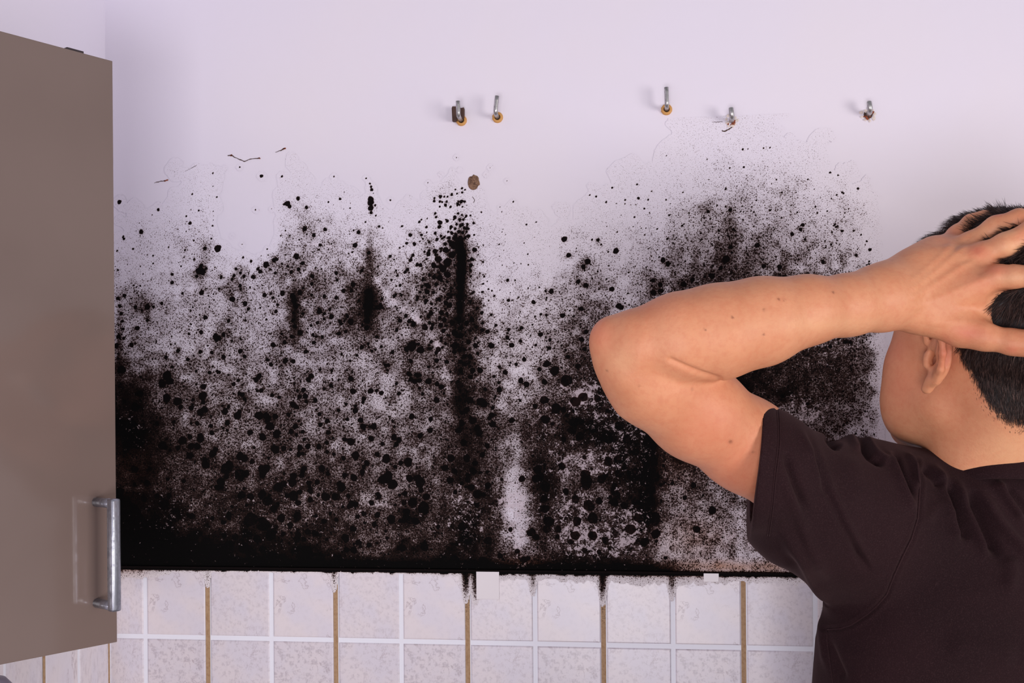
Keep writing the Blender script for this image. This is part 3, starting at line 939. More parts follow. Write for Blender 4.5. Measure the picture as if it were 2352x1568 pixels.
# ------------------------------------------------------------------ cabinet door
Yd = 1.35
pR = at(265, 928, Yd)[:2]
ang = math.radians(38.2)
dd = np.array([math.sin(ang), math.cos(ang)]); nn = np.array([math.cos(ang), -math.sin(ang)])
ztop = at(263, 140, Yd)[2]; zbot = at(268, 1474, Yd)[2]
LD = 0.33
hinge = pR - dd * LD
cab = empty('cabinet_door', to_world(np.array([hinge[0], hinge[1], zbot]))[0:3], 'glossy taupe cabinet door standing open at the left, with a steel bar handle', 'cabinet door')
ra = np.array([nn[0] * RV + nn[1] * DV, dd[0] * RV + dd[1] * DV])     # world face normal, width dir
cab.matrix_world = Matrix(((ra[1][0], -ra[0][0], 0, cab.location[0]), (ra[1][1], -ra[0][1], 0, cab.location[1]), (0, 0, 1, cab.location[2]), (0, 0, 0, 1)))
Hd = ztop - zbot
bm = bmesh.new(); add_box(bm, (0, 0, 0), (LD, 0.018, Hd), 0.0009)      # local x along the door, -y is the face
bm_obj('door_panel', bm, MAT['door'], cab)
# handle posts on the face
zt = at(250, 1149, Yd)[2] - zbot; zb_ = at(250, 1377, Yd)[2] - zbot
xh = LD - (lambda: (265 - 222) / FPX * Yd / dd[0] * 1.0)() * 0.72
bm = bmesh.new()
pts = [(xh, 0.001, zt)]
proud = 0.038
pts += [(xh, -proud, zt)]
add_tube(bm, pts, 0.0058, 18)
add_tube(bm, [(xh, 0.001, zb_), (xh, -proud, zb_)], 0.0058, 18)
add_box(bm, (xh - .0062, -proud - .0062, zb_ - .006), (xh + .0062, -proud + .0062, zt + .006), .003)
bm_obj('handle', bm, MAT['handle'], cab, True)
for p_ in bpy.data.objects['handle'].data.polygons: p_.use_smooth = True
bm = bmesh.new(); add_box(bm, (LD - .058, .004, Hd - .006), (LD - .036, .016, Hd + .0038), .0008)
bm_obj('bumper', bm, MAT['dark'], cab)
bm = bmesh.new()
for zz in (.08, Hd - .1):
    bm = bmesh.new(); add_box(bm, (-.012, .018, zz), (.035, .028, zz + .03), .002)
    bm_obj('hinge', bm, MAT['handle'], cab)
# shallow cabinet the door belongs to, against the left wall
hw = to_world(np.array([hinge[0], hinge[1], zbot]))
bm = bmesh.new(); add_box(bm, (XL + .0005, hw[1] - .36, CAM[2] + zbot), (hw[0] - .014, hw[1] - .014, CAM[2] + ztop), .002)
tag(bm_obj('wall_cabinet', bm, MAT['door']), 'taupe wall cabinet on the left wall that carries the open glossy door', 'cabinet')

# grey pot standing on a worktop, its rounded lid just reaching into the corner
pc = at(-32, 1610, 1.30)
pw = to_world(pc)
bm = bmesh.new()
bmw = bmesh.new(); zwt = 0.92
add_box(bmw, (XL + .006, -1.6, zwt - .04), (XL + .55, -.02, zwt), .003)
tag(bm_obj('worktop', bmw, MAT['worktop']), 'worktop along the left wall below the cabinet door', 'worktop')
bmw = bmesh.new(); add_box(bmw, (XL + .006, -1.58, 0), (XL + .50, -.02, zwt - .04), .003)
tag(bm_obj('base_cabinet', bmw, MAT['door']), 'base cabinet under the worktop at the left wall', 'cabinet')
n = 28; hp = pw[2] - zwt
prof = [(0, 0), (.030, 0), (.034, .01), (.036, hp - .03), (.0375, hp - .01), (.034, hp + .012), (.022, hp + .026), (.0, hp + .030)]
rings = []
for a, b in prof:
    rings.append([bm.verts.new((pw[0] + math.cos(2 * PI * k / n) * max(a, .0004), pw[1] + math.sin(2 * PI * k / n) * max(a, .0004), zwt + b)) for k in range(n)])
for a, b in zip(rings, rings[1:]):
    for k in range(n): bm.faces.new((a[k], a[(k + 1) % n], b[(k + 1) % n], b[k]))
tag(bm_obj('canister', bm, MAT['pot'], None, True), 'tall grey canister with rounded top in the bottom left corner, below the cabinet door', 'canister')


# ================================================================== person
# implicit surfaces in camera aligned metres (X right, Y depth, Z up)
class Field:
    def __init__(s, xa, ya, za):
        s.ax = [np.asarray(a, np.float32) for a in (xa, ya, za)]
        s.d = np.full([len(a) for a in s.ax], 0.05, np.float32)

    def sub(s, lo, hi, pad):
        sl = []
        for a, l, h in zip(s.ax, lo, hi):
            i0 = max(int(np.searchsorted(a, l - pad)) - 1, 0); i1 = min(int(np.searchsorted(a, h + pad)) + 1, len(a))
            if i1 <= i0: return None
            sl.append(slice(i0, i1))
        g = np.meshgrid(s.ax[0][sl[0]], s.ax[1][sl[1]], s.ax[2][sl[2]], indexing='ij', sparse=True)
        return tuple(sl), g

    def put(s, lo, hi, fn, k=0.01, op='add'):
        r = s.sub(lo, hi, 0.012 + k)
        if r is None: return
        sl, g = r
        b = fn(*g).astype(np.float32); a = s.d[sl]
        if op == 'add':
            h = np.maximum(k - np.abs(a - b), 0) / k
            s.d[sl] = np.minimum(a, b) - h * h * k * 0.25
        else:
            b = -b
            h = np.maximum(k - np.abs(a - b), 0) / k
            s.d[sl] = np.maximum(a, b) + h * h * k * 0.25

    def cone(s, a, b, ra, rb, k=0.01, op='add', flat=None):
        a, b = np.asarray(a, float), np.asarray(b, float); ab = b - a; L2 = float(ab @ ab) or 1e-9
        R = max(ra, rb)

        def fn(x, y, z):
            t = np.clip(((x - a[0]) * ab[0] + (y - a[1]) * ab[1] + (z - a[2]) * ab[2]) / L2, 0, 1)
            dx, dy, dz = x - a[0] - t * ab[0], y - a[1] - t * ab[1], z - a[2] - t * ab[2]
            d2 = dx * dx + dy * dy + dz * dz
            if flat is not None:      # flatten along direction
                f, q = flat; f = np.asarray(f, float) / np.linalg.norm(f)
                pr = dx * f[0] + dy * f[1] + dz * f[2]
                d2 = d2 + pr * pr * (1 / q ** 2 - 1)
            return np.sqrt(d2) - (ra + (rb - ra) * t)
        s.put(np.minimum(a, b) - R, np.maximum(a, b) + R, fn, k, op)

    def chain(s, pts, rad, k=0.01, op='add', flat=None):
        for i in range(len(pts) - 1): s.cone(pts[i], pts[i + 1], rad[i], rad[i + 1], k, op, flat)

    def ell(s, c, r, B=None, k=0.01, op='add'):
        c = np.asarray(c, float); r = np.asarray(r, float); B = np.eye(3) if B is None else B
        R = float(r.max())

        def fn(x, y, z):
            q = []; 
            for i in range(3): q.append((x - c[0]) * B[i][0] + (y - c[1]) * B[i][1] + (z - c[2]) * B[i][2])
            k0 = np.sqrt((q[0] / r[0]) ** 2 + (q[1] / r[1]) ** 2 + (q[2] / r[2]) ** 2)
            k1 = np.sqrt((q[0] / r[0] ** 2) ** 2 + (q[1] / r[1] ** 2) ** 2 + (q[2] / r[2] ** 2) ** 2) + 1e-9
            return k0 * (k0 - 1) / k1
        s.put(c - R, c + R, fn, k, op)

    def column(s, secs, k=0.02, op='add'):
        """secs: (z, cx, cy, a, b, yaw) elliptic sections, top to bottom order free"""
        secs = sorted(secs); Z = np.array([q[0] for q in secs]); A = np.array(secs)

        def fn(x, y, z):
            g = [np.interp(z.ravel(), Z, A[:, j]).reshape(z.shape) for j in range(1, 6)]
            dx, dy = x - g[0], y - g[1]; c, s_ = np.cos(g[4]), np.sin(g[4])
            u = dx * c + dy * s_; v = -dx * s_ + dy * c
            k0 = (np.abs(u / g[2]) ** 2.3 + np.abs(v / g[3]) ** 2.3) ** (1 / 2.3)
            d = (k0 - 1) * np.minimum(g[2], g[3])
            dz = np.maximum(z - Z[-1], Z[0] - z)
            return np.maximum(d, dz)
        mx = max(A[:, 3].max(), A[:, 4].max())
        s.put((A[:, 1].min() - mx, A[:, 2].min() - mx, Z[0]), (A[:, 1].max() + mx, A[:, 2].max() + mx, Z[-1]), fn, k, op)

    def plane(s, p, n, k=0.002):
        """keep the side against n"""
        p, n = np.asarray(p, float), np.asarray(n, float) / np.linalg.norm(n)
        lo = [a[0] for a in s.ax]; hi = [a[-1] for a in s.ax]
        s.put(lo, hi, lambda x, y, z: -((x - p[0]) * n[0] + (y - p[1]) * n[1] + (z - p[2]) * n[2]), k, 'sub')

    def surface(s):
        d = s.d; neg = d < 0
        c = np.zeros([n - 1 for n in d.shape], np.uint8)
        for i in (0, 1):
            for j in (0, 1):
                for k in (0, 1):
                    c += neg[i:d.shape[0] - 1 + i, j:d.shape[1] - 1 + j, k:d.shape[2] - 1 + k]
        act = (c > 0) & (c < 8)
        I = np.argwhere(act)
        vid = np.full(act.shape, -1, np.int32); vid[act] = np.arange(len(I))
        acc = np.zeros((len(I), 3)); cnt = np.zeros(len(I))
        corner = lambda o: d[I[:, 0] + o[0], I[:, 1] + o[1], I[:, 2] + o[2]]
        X = [s.ax[k][I[:, k]].astype(float) for k in range(3)]; XN = [s.ax[k][I[:, k] + 1].astype(float) for k in range(3)]
        for ax in range(3):
            oth = [q for q in range(3) if q != ax]
            for a in (0, 1):
                for b in (0, 1):
                    o0 = [0, 0, 0]; o0[oth[0]] = a; o0[oth[1]] = b; o1 = list(o0); o1[ax] = 1
                    v0, v1 = corner(o0), corner(o1)
                    m = (v0 < 0) != (v1 < 0)
                    t = np.where(m, v0 / np.where(m, v0 - v1, 1), 0)
                    P = np.zeros((len(I), 3))
                    P[:, ax] = X[ax] + t * (XN[ax] - X[ax])
                    for q, w in zip(oth, (a, b)): P[:, q] = XN[q] if w else X[q]
                    acc[m] += P[m]; cnt[m] += 1
        V = acc / cnt[:, None]
        Q = []
        for ax in range(3):
            oth = [(ax + 1) % 3, (ax + 2) % 3]
            sl0 = [slice(None)] * 3; sl1 = [slice(None)] * 3
            sl0[ax] = slice(0, -1); sl1[ax] = slice(1, None)
            for q in oth: sl0[q] = slice(1, -1); sl1[q] = slice(1, -1)
            a, b = neg[tuple(sl0)], neg[tuple(sl1)]
            for flip in (False, True):
                E = np.argwhere((a & ~b) if not flip else (~a & b))
                if not len(E): continue
                for q in oth: E[:, q] += 1
                def cell(du, dv):
                    C = E.copy(); C[:, oth[0]] -= du; C[:, oth[1]] -= dv
                    return vid[C[:, 0], C[:, 1], C[:, 2]]
                f = [cell(1, 1), cell(0, 1), cell(0, 0), cell(1, 0)]
                if flip: f = f[::-1]
                Q.append(np.stack(f, 1))
        Q = np.concatenate(Q)
        Q = Q[(Q >= 0).all(1)]
        return V, Q


def vnormals(V, Q):
    n = np.cross(V[Q[:, 2]] - V[Q[:, 0]], V[Q[:, 3]] - V[Q[:, 1]])
    N = np.zeros_like(V)
    for k in range(4): np.add.at(N, Q[:, k], n)
    return N / (np.linalg.norm(N, axis=1, keepdims=True) + 1e-12)


def relax(V, Q, n, w=0.5):
    for _ in range(n):
        S = np.zeros_like(V); c = np.zeros(len(V))
        for k in range(4):
            for m in (1, 3):
                np.add.at(S, Q[:, k], V[Q[:, (k + m) % 4]]); np.add.at(c, Q[:, k], 1)
        V = V * (1 - w) + w * S / c[:, None]
    return V


def axis(*segs):
    out = []
    for a, b, st in segs: out.append(np.arange(a, b - 1e-6, st))
    out.append([segs[-1][1]])
    return np.concatenate(out)


R_ = 0.0021
# ---- head frame
TH = math.radians(20); PT = math.radians(12)
F0 = np.array([-math.sin(TH), math.cos(TH), 0.0]); Lh = np.array([-math.cos(TH), -math.sin(TH), 0.0])
Fh = F0 * math.cos(PT) + ZV * math.sin(PT); Uh = ZV * math.cos(PT) - F0 * math.sin(PT)
HS = 1.06
Hc = at(2270, 822, 1.18)
HB = np.array([Lh, Fh, Uh])


def hp_(l, f, u): return Hc + HS * (l * Lh + f * Fh + u * Uh)


XH1 = float(at(2500, 900, 1.3)[0])
body = Field(axis((at(1340, 800, 1.05)[0], at(2480, 800, 1.15)[0], R_), (at(2480, 800, 1.15)[0], 1.04, .006)),
             axis((0.93, 1.37, R_)),
             axis((-.62, -.26, .010), (-.26, .215, R_)))
# neck and trunk (the trunk stays inside the shirt)
Nb = at(2244, 1120, 1.247)
body.column([(-.60, .520, 1.245, .130, .085, .22), (-.40, .520, 1.245, .13, .085, .22), (-.22, .525, 1.24, .13, .075, .22), (-.15, .53, 1.235, .09, .06, .22), (-.11, .535, 1.23, .06, .05, .22)], .02)
body.cone(Nb, hp_(0, -.026, -.03), .0555, .050, .02)
body.cone(at(2200, 1130, 1.21), hp_(.026, .000, -.045), .026, .020, .035)
body.cone(at(2370, 1130, 1.25), hp_(-.026, .000, -.045), .026, .020, .035)
# head
body.ell(hp_(0, -.014, .056), np.array([.074, .099, .091]) * HS, HB, .02)
body.ell(hp_(0, .024, .068), np.array([.067, .063, .064]) * HS, HB, .02)
body.ell(hp_(0, .038, .010), np.array([.069, .071, .084]) * HS, HB, .03)
body.ell(hp_(0, .038, -.050), np.array([.054, .052, .048]) * HS, HB, .03)
for sd in (1, -1): body.ell(hp_(.046 * sd, .056, -.052), np.array([.026, .032, .044]) * HS, HB, .02)
body.cone(hp_(.046, .012, -.052), hp_(.020, .078, -.092), .014 * HS, .016 * HS, .03)
body.cone(hp_(-.046, .012, -.052), hp_(-.020, .078, -.092), .014 * HS, .016 * HS, .03)
body.cone(hp_(-.012, .084, -.094), hp_(.012, .084, -.094), .016 * HS, .016 * HS, .02)
for sd in (1, -1):
    body.ell(hp_(.046 * sd, .056, -.016), np.array([.020, .024, .020]) * HS, HB, .025)
    body.cone(hp_(.010 * sd, .090, .030), hp_(.042 * sd, .074, .030), .009 * HS, .008 * HS, .012)
    body.ell(hp_(.032 * sd, .092, .012), np.array([.014, .010, .010]) * HS, HB, .014, 'sub')
    body.ell(hp_(.031 * sd, .075, .012), np.array([.0125, .0125, .0125]) * HS, HB, .003)
    body.cone(hp_(.020 * sd, .084, .0185), hp_(.042 * sd, .078, .0165), .0032, .003, .004)
    body.ell(hp_(.013 * sd, .098, -.030), np.array([.008, .010, .008]) * HS, HB, .008)
body.cone(hp_(0, .088, .020), hp_(0, .113, -.024), .008 * HS, .012 * HS, .012)
body.cone(hp_(-.020, .088, -.055), hp_(.020, .088, -.055), .006 * HS, .006 * HS, .008)
body.cone(hp_(-.016, .090, -.064), hp_(.016, .090, -.064), .007 * HS, .007 * HS, .006)
body.cone(hp_(-.024, .100, -.0595), hp_(.024, .100, -.0595), .002, .002, .003, 'sub')
# ears: rim, lobe, bowl
for sd in (1, -1):
    def e_(o, f, u): return hp_((.071 + o) * sd, f * 1.08 - .011, u * 1.06 + .001)
    body.ell(e_(.003, -.002, .002), np.array([.007, .016, .026]) * HS, HB, .006)
    rim = [(.006, .014, .012), (.011, .013, .026), (.014, .004, .034), (.017, -.009, .033), (.019, -.018, .022), (.017, -.020, .008), (.012, -.015, -.008), (.007, -.006, -.020)]
    body.chain([e_(*q) for q in rim], [.0034, .0034, .0036, .0038, .0038, .0036, .0036, .005], .004)
    body.cone(e_(.006, .001, -.022), e_(.005, .006, -.030), .0068, .0062, .006)
    body.chain([e_(.012, -.006, .022), e_(.012, -.011, .008), e_(.009, -.006, -.010)], [.003, .0034, .003], .005)
    body.ell(e_(.0125, .000, -.002), np.array([.010, .0085, .0110]) * HS, HB, .003, 'sub')
    body.ell(e_(.013, -.002, .020), np.array([.004, .006, .007]) * HS, HB, .003, 'sub')
    body.ell(e_(.006, .006, -.001), np.array([.012, .0034, .0085]) * HS, HB, .002, 'sub')
    body.cone(e_(.004, .013, .001), e_(.006, .011, -.008), .0042, .0036, .004)

# ---- left arm
sh = at(1985, 1165, 1.21)
el = at(1408, 778, 1.035)
body.chain([sh, at(1850, 1122, 1.17), at(1715, 1022, 1.125), at(1600, 945, 1.09), at(1500, 868, 1.06)], [.050, .0445, .0450, .0455, .044], .02)
body.cone(at(1500, 868, 1.06), at(1445, 815, 1.045), .044, .034, .02)
body.cone(at(1455, 828, 1.04), el, .031, .0195, .02)
fo = Field.__new__(Field)
WR = at(2078, 682, 1.092)
arm_pts = [el, at(1470, 790, 1.032), at(1560, 776, 1.03), at(1650, 762, 1.032), at(1750, 738, 1.036), at(1850, 713, 1.044), at(1950, 700, 1.062), at(2030, 688, 1.080), WR]
arm_r = [.0195, .034, .0425, .0435, .0405, .0320, .0285, .0290, .0310]
body.chain(arm_pts[:4], arm_r[:4], .006)
body.chain(arm_pts[3:], arm_r[3:], .012)


def HP(px, py, Y): return at(px, py, Y)


mcp = [HP(2200, 543, 1.143), HP(2226, 563, 1.114), HP(2254, 588, 1.092), HP(2292, 637, 1.071)]
wrs = [HP(2102, 618, 1.105), HP(2095, 655, 1.097), HP(2095, 685, 1.092), HP(2095, 715, 1.090)]
for m, w, r0, r1 in zip(mcp, wrs, (.017, .018, .018, .017), (.0100, .0108, .0115, .0120)):
    body.cone(w, m, r0, r1, .014)
body.cone(at(2015, 676, 1.078), HP(2142, 588, 1.120), .0250, .0160, .02)
# tendons / knuckles
for m, q in zip(mcp, (.0100, .0105, .0115, .0115)):
    body.ell(m + np.array([0, -.0030, .001]), (q, q, q), None, .007)
body.ell(HP(2180, 668, 1.094), (.043, .016, .040), None, .016)
fing = [
    ([mcp[0], HP(2232, 514, 1.146), HP(2262, 503, 1.142), HP(2296, 512, 1.125)], [.0104, .0098, .0084, .0068]),
    ([mcp[1], HP(2288, 522, 1.106), HP(2340, 503, 1.100), HP(2390, 520, 1.085)], [.0115, .0112, .0098, .0076]),
    ([mcp[2], HP(2308, 563, 1.080), HP(2372, 530, 1.077), HP(2425, 545, 1.067), HP(2462, 580, 1.057)], [.0118, .0116, .0108, .0094, .0074]),
    ([mcp[3], HP(2330, 635, 1.060), HP(2388, 634, 1.048), HP(2440, 655, 1.043), HP(2480, 690, 1.043)], [.0118, .0106, .0102, .0090, .0072]),
]
for p, r in fing: body.chain(p, r, .006)
# thumb with its web
th = [HP(2120, 722, 1.088), HP(2210, 757, 1.085), HP(2262, 772, 1.074), HP(2328, 786, 1.063), HP(2372, 790, 1.056), HP(2412, 782, 1.053)]
body.chain(th, [.020, .0160, .0128, .0112, .0110, .0080], .010)
body.ell(HP(2218, 700, 1.088), (.024, .009, .028), None, .012)
body.ell(HP(2258, 662, 1.080), (.015, .009, .016), None, .010)
body.ell(HP(2302, 706, 1.066), (.0145, .013, .0165), None, .006, 'sub')

# ---- right arm, mostly outside the frame
rsx = at(2575, 1165, 1.27); rel = at(3030, 800, 1.22); rwr = at(2560, 640, 1.20)
body.chain([rsx, at(2800, 1000, 1.25), rel], [.058, .046, .022], .02)
body.chain([rel, at(2880, 770, 1.20), at(2700, 700, 1.19), rwr], [.022, .043, .034, .030], .01)
for k, (m, p1, p2, p3, r) in enumerate([((2480, 560, 1.19), (2420, 512, 1.185), (2365, 492, 1.180), (2300, 499, 1.178), .0088),
                                        ((2488, 585, 1.20), (2440, 535, 1.22), (2400, 520, 1.245), (2360, 530, 1.26), .0095),
                                        ((2490, 610, 1.16), (2450, 590, 1.13), (2425, 600, 1.115), (2405, 620, 1.108), .0095),
                                        ((2495, 640, 1.15), (2462, 640, 1.12), (2440, 660, 1.11), (2425, 690, 1.105), .0095)]):
    body.chain([rwr, at(*m), at(*p1), at(*p2), at(*p3)], [.020, .013, r, r * .9, r * .78], .008)
body.chain([rwr, at(2530, 740, 1.14), at(2480, 790, 1.11), at(2450, 800, 1.105)], [.022, .014, .011, .009], .01)

BV, BQ = body.surface()
BV = relax(BV, BQ, 2, .4)
BN = vnormals(BV, BQ)
if (BN * (BV - BV.mean(0))).sum() < 0: BQ = BQ[:, ::-1].copy(); BN = -BN
bx, by = proj(BV)
front = BN[:, 1] < 0.25


def blob(lst):
    a = np.zeros(len(BV))
    for px, py, sx, sy, k in lst: a = np.maximum(a, k * np.exp(-((bx - px) / sx) ** 2 - ((by - py) / sy) ** 2))
    return np.where(front, a, a * .3)


RED = blob([(2190, 534, 20, 12, .55), (2246, 575, 24, 14, .9), (2290, 620, 26, 16, .7), (2225, 765, 40, 16, .7), (2325, 803, 16, 10, .6), (2250, 645, 40, 20, .35), (2290, 488, 16, 10, .8), (2345, 535, 14, 14, .5),
            (2060, 800, 40, 60, .45), (2070, 880, 40, 60, .45), (2175, 810, 18, 40, .8), (1700, 1080, 110, 110, .5), (1640, 1000, 120, 100, .35), (1375, 760, 30, 40, .5), (1480, 700, 120, 30, .3), (2160, 545, 40, 20, .3)])
PALE = blob([(2320, 570, 40, 14, .8), (2330, 640, 40, 14, .8), (1430, 830, 30, 30, .5), (2320, 1040, 80, 60, .6), (1900, 745, 160, 20, .5), (2300, 530, 50, 14, .5)])
mo = [(1755, 711, 3.5), (1914 / 1, 671, 3.5), (1682, 729, 3.5), (1678, 1014, 5), (1787, 688, 3.5), (1800, 690, 3), (1753, 768, 3), (1723, 1162, 4), (2127, 1034, 3), (1394, 852, 3), (1590, 893, 3), (1730, 1038, 3), (1620, 757, 2.5), (1467, 886, 2.5)]
DARK = np.zeros(len(BV))
for px, py, r in mo: DARK = np.maximum(DARK, .75 * np.exp(-((bx - px) ** 2 + (by - py) ** 2) / (r * .8) ** 2))
DARK = np.where(front, DARK, 0)
hl = (BV - Hc) / HS
hl = np.stack([hl @ Lh, hl @ Fh, hl @ Uh], 1)
LINE_F = [-.13, -.085, -.06, -.045, -.034, -.026, -.018, .000, .010, .024, .036, .062, .085, .13]
LINE_U = [-.070, -.066, -.050, -.030, -.005, .022, .036, .036, .014, .014, .036, .050, .066, .08]


def scalp(l, f, u, soft=.006):
    side = np.interp(f, LINE_F, LINE_U)
    soft = np.where(u < 0, .013, soft)
    h = 1 / (1 + np.exp(-(u - side) / soft * 2.2))
    ear = (np.abs(l) > .067) & (f > -.030) & (f < .004) & (u > -.04) & (u < .036)
    return np.where(ear, 0, h) * (u > -.085) * (np.abs(l) < .095) * (f > -.125)


arm_like = (bx < 2100) & (by > 560) & (BV[:, 1] < 1.12)
hd = scalp(hl[:, 0], hl[:, 1], hl[:, 2])
# only skin that really lies on the skull
q0 = np.linalg.norm((hl - [0, -.014, .056]) / [.074, .099, .091], axis=1)
q1 = np.minimum(np.linalg.norm((hl - [0, .038, .010]) / [.069, .071, .084], axis=1), np.linalg.norm((hl - [0, .024, .068]) / [.067, .063, .064], axis=1))
q2 = np.abs(hl[:, 0]) < .06
skull = (np.minimum(q0, q1) < 1.05) | ((hl[:, 2] < -.01) & (hl[:, 1] < -.01) & (np.linalg.norm(hl[:, :2] - [0, -.02], axis=1) < .075))
hd = np.where(skull, hd, 0)
person = empty('person', to_world(at(2240, 1200, 1.235)) * [1, 1, 0], 'person seen from behind in a dark brown T-shirt, hands clasped on the head', 'person')
pl = np.array(person.location)


def P(o):
    o.parent = person
    o.matrix_parent_inverse = Matrix.Translation(-Vector(person.location))
    return o


BD = np.zeros(len(BV))
for pts, h, w_ in [([(1540, 826), (1575, 842), (1615, 858), (1652, 870)], -2.8, 5.5),
                   ([(2100, 640), (2160, 590), (2195, 545)], .8, 7), ([(2100, 660), (2170, 605), (2222, 560)], 1.0, 7), ([(2100, 682), (2180, 630), (2250, 585)], 1.1, 7), ([(2105, 705), (2200, 665), (2288, 632)], 1.0, 8),
                   ([(2140, 742), (2210, 738), (2262, 752)], 1.0, 9), ([(2215, 600), (2240, 592)], -1.0, 7), ([(2250, 625), (2285, 602), (2315, 600)], -1.4, 8), ([(2195, 570), (2235, 540)], -1.0, 6),
                   ([(1440, 735), (1600, 702), (1800, 672)], 1.0, 30)]:
    d = np.full(len(BV), 1e9)
    for a, b in zip(pts, pts[1:]):
        L = (b[0] - a[0]) ** 2 + (b[1] - a[1]) ** 2
        t_ = np.clip(((bx - a[0]) * (b[0] - a[0]) + (by - a[1]) * (b[1] - a[1])) / L, 0, 1)
        d = np.minimum(d, np.hypot(bx - a[0] - t_ * (b[0] - a[0]), by - a[1] - t_ * (b[1] - a[1])))
    BD += h * .001 * np.exp(-(d / w_) ** 2)
BV = BV + BN * (BD * front * (BV[:, 1] < 1.16))[:, None]
body_o = P(mesh_obj('body', to_world(BV), BQ, MAT['skin'], None, attrs=dict(red=RED, pale=PALE, dark=DARK, scalp=hd)))

# ---- hair strands
tri = BV[BQ]; fc = tri.mean(1)
fn_ = np.cross(tri[:, 2] - tri[:, 0], tri[:, 3] - tri[:, 1]); fa = np.linalg.norm(fn_, axis=1) / 2; fn_ = fn_ / (2 * fa[:, None] + 1e-12)
fh = hd[BQ].mean(1)
w = fa * np.clip(fh, 0, 1) ** 1.2; w[fh < .08] = 0
NS = 46000
pick = rs.choice(len(w), NS, p=w / w.sum())
uv_ = rs.rand(NS, 2)
p0 = (tri[pick, 0] * ((1 - uv_[:, :1]) * (1 - uv_[:, 1:])) + tri[pick, 1] * (uv_[:, :1] * (1 - uv_[:, 1:])) + tri[pick, 2] * (uv_[:, :1] * uv_[:, 1:]) + tri[pick, 3] * ((1 - uv_[:, :1]) * uv_[:, 1:]))
nrm = fn_[pick]
lo_ = (p0 - Hc) / HS; lo_ = np.stack([lo_ @ Lh, lo_ @ Fh, lo_ @ Uh], 1)
# growth direction: away from the crown
crown = np.array([0, -.06, .125])
g_ = lo_ - crown; g_ = g_[:, :1] * Lh + g_[:, 1:2] * Fh + g_[:, 2:] * Uh
low = np.clip((.02 - lo_[:, 2]) / .06, 0, 1)[:, None]
g_ = g_ / np.linalg.norm(g_, axis=1, keepdims=True) + low * (-.5 * ZV - .6 * Fh)
g_ = g_ - nrm * (g_ * nrm).sum(1, keepdims=True); g_ /= np.linalg.norm(g_, axis=1, keepdims=True) + 1e-9
frontness = np.clip((lo_[:, 1] + .01) / .06, 0, 1)[:, None] * np.clip((lo_[:, 2] - .06) / .03, 0, 1)[:, None]
top = np.clip((lo_[:, 2] - .06) / .05, 0, 1)[:, None]
up_w = .22 + .35 * top + .5 * frontness
clump = np.stack([np.sin(lo_ @ np.array(k) * 260) for k in ((1, 2, .5), (-1, .7, 1.3), (.4, -1, 2))], 1) * .10
dir0 = nrm * up_w + g_ * (1 - .45 * frontness) + clump + rs.normal(0, .10, (NS, 3))
dir0 /= np.linalg.norm(dir0, axis=1, keepdims=True)
dir1 = nrm * (up_w * .5) + g_ + clump * 1.5 + rs.normal(0, .12, (NS, 3)); dir1 /= np.linalg.norm(dir1, axis=1, keepdims=True)
ln = (.009 + .005 * np.clip((lo_[:, 2] + .03) / .08, 0, 1) + .004 * frontness[:, 0]) * rs.uniform(.6, 1.25, NS)
ln *= np.clip(fh[pick] * 1.2, .35, 1)
KEEP = np.ones(NS, bool)
bb_ = BVHTree.FromPolygons([Vector(v) for v in BV.tolist()], BQ.tolist())
for i in range(NS):
    o_ = p0[i] + nrm[i] * .0012; dv_ = (dir0[i] * .5 + dir1[i] * .55); l_ = np.linalg.norm(dv_)
    if bb_.ray_cast(Vector(o_), Vector(dv_ / l_), float(ln[i] * l_))[0] is not None or bb_.ray_cast(Vector(o_), Vector(nrm[i]), .0035)[0] is not None: KEEP[i] = False
p0, nrm, dir0, dir1, ln, lo_, pick = (q[KEEP] for q in (p0, nrm, dir0, dir1, ln, lo_, pick)); NS = len(p0)
wd = .00019 * rs.uniform(.7, 1.3, NS)
s1 = np.cross(dir0, rs.normal(size=(NS, 3))); s1 /= np.linalg.norm(s1, axis=1, keepdims=True)
s2 = np.cross(dir0, s1)
HV = np.zeros((NS, 10, 3)); c3 = [(math.cos(2 * PI * k / 3), math.sin(2 * PI * k / 3)) for k in range(3)]
cen = [p0 - nrm * .0004, p0 + dir0 * ln[:, None] * .4, p0 + dir0 * ln[:, None] * .5 + dir1 * ln[:, None] * .28]
tipp = p0 + dir0 * ln[:, None] * .5 + dir1 * ln[:, None] * .55
for r_i, (c_, ww) in enumerate(zip(cen, (1, .95, .7))):
    for k in range(3): HV[:, r_i * 3 + k] = c_ + (s1 * c3[k][0] + s2 * c3[k][1]) * (wd * ww)[:, None]
HV[:, 9] = tipp
base = (np.arange(NS) * 10)[:, None]
T = []
for r_i in range(2):
    for k in range(3):
        a, b = r_i * 3 + k, r_i * 3 + (k + 1) % 3
        T += [(a, b, b + 3), (a, b + 3, a + 3)]
for k in range(3): T.append((6 + k, 6 + (k + 1) % 3, 9))
T = np.array(T)
HF = (base[:, :, None] + T[None]).reshape(-1, 3)
tone = np.repeat(np.clip(rs.gamma(1.0, .22, NS), 0, 1), 10)
P(mesh_obj('hair', to_world(HV.reshape(-1, 3)), HF, MAT['hair'], None, attrs=dict(tone=tone)))['kind'] = 'stuff'

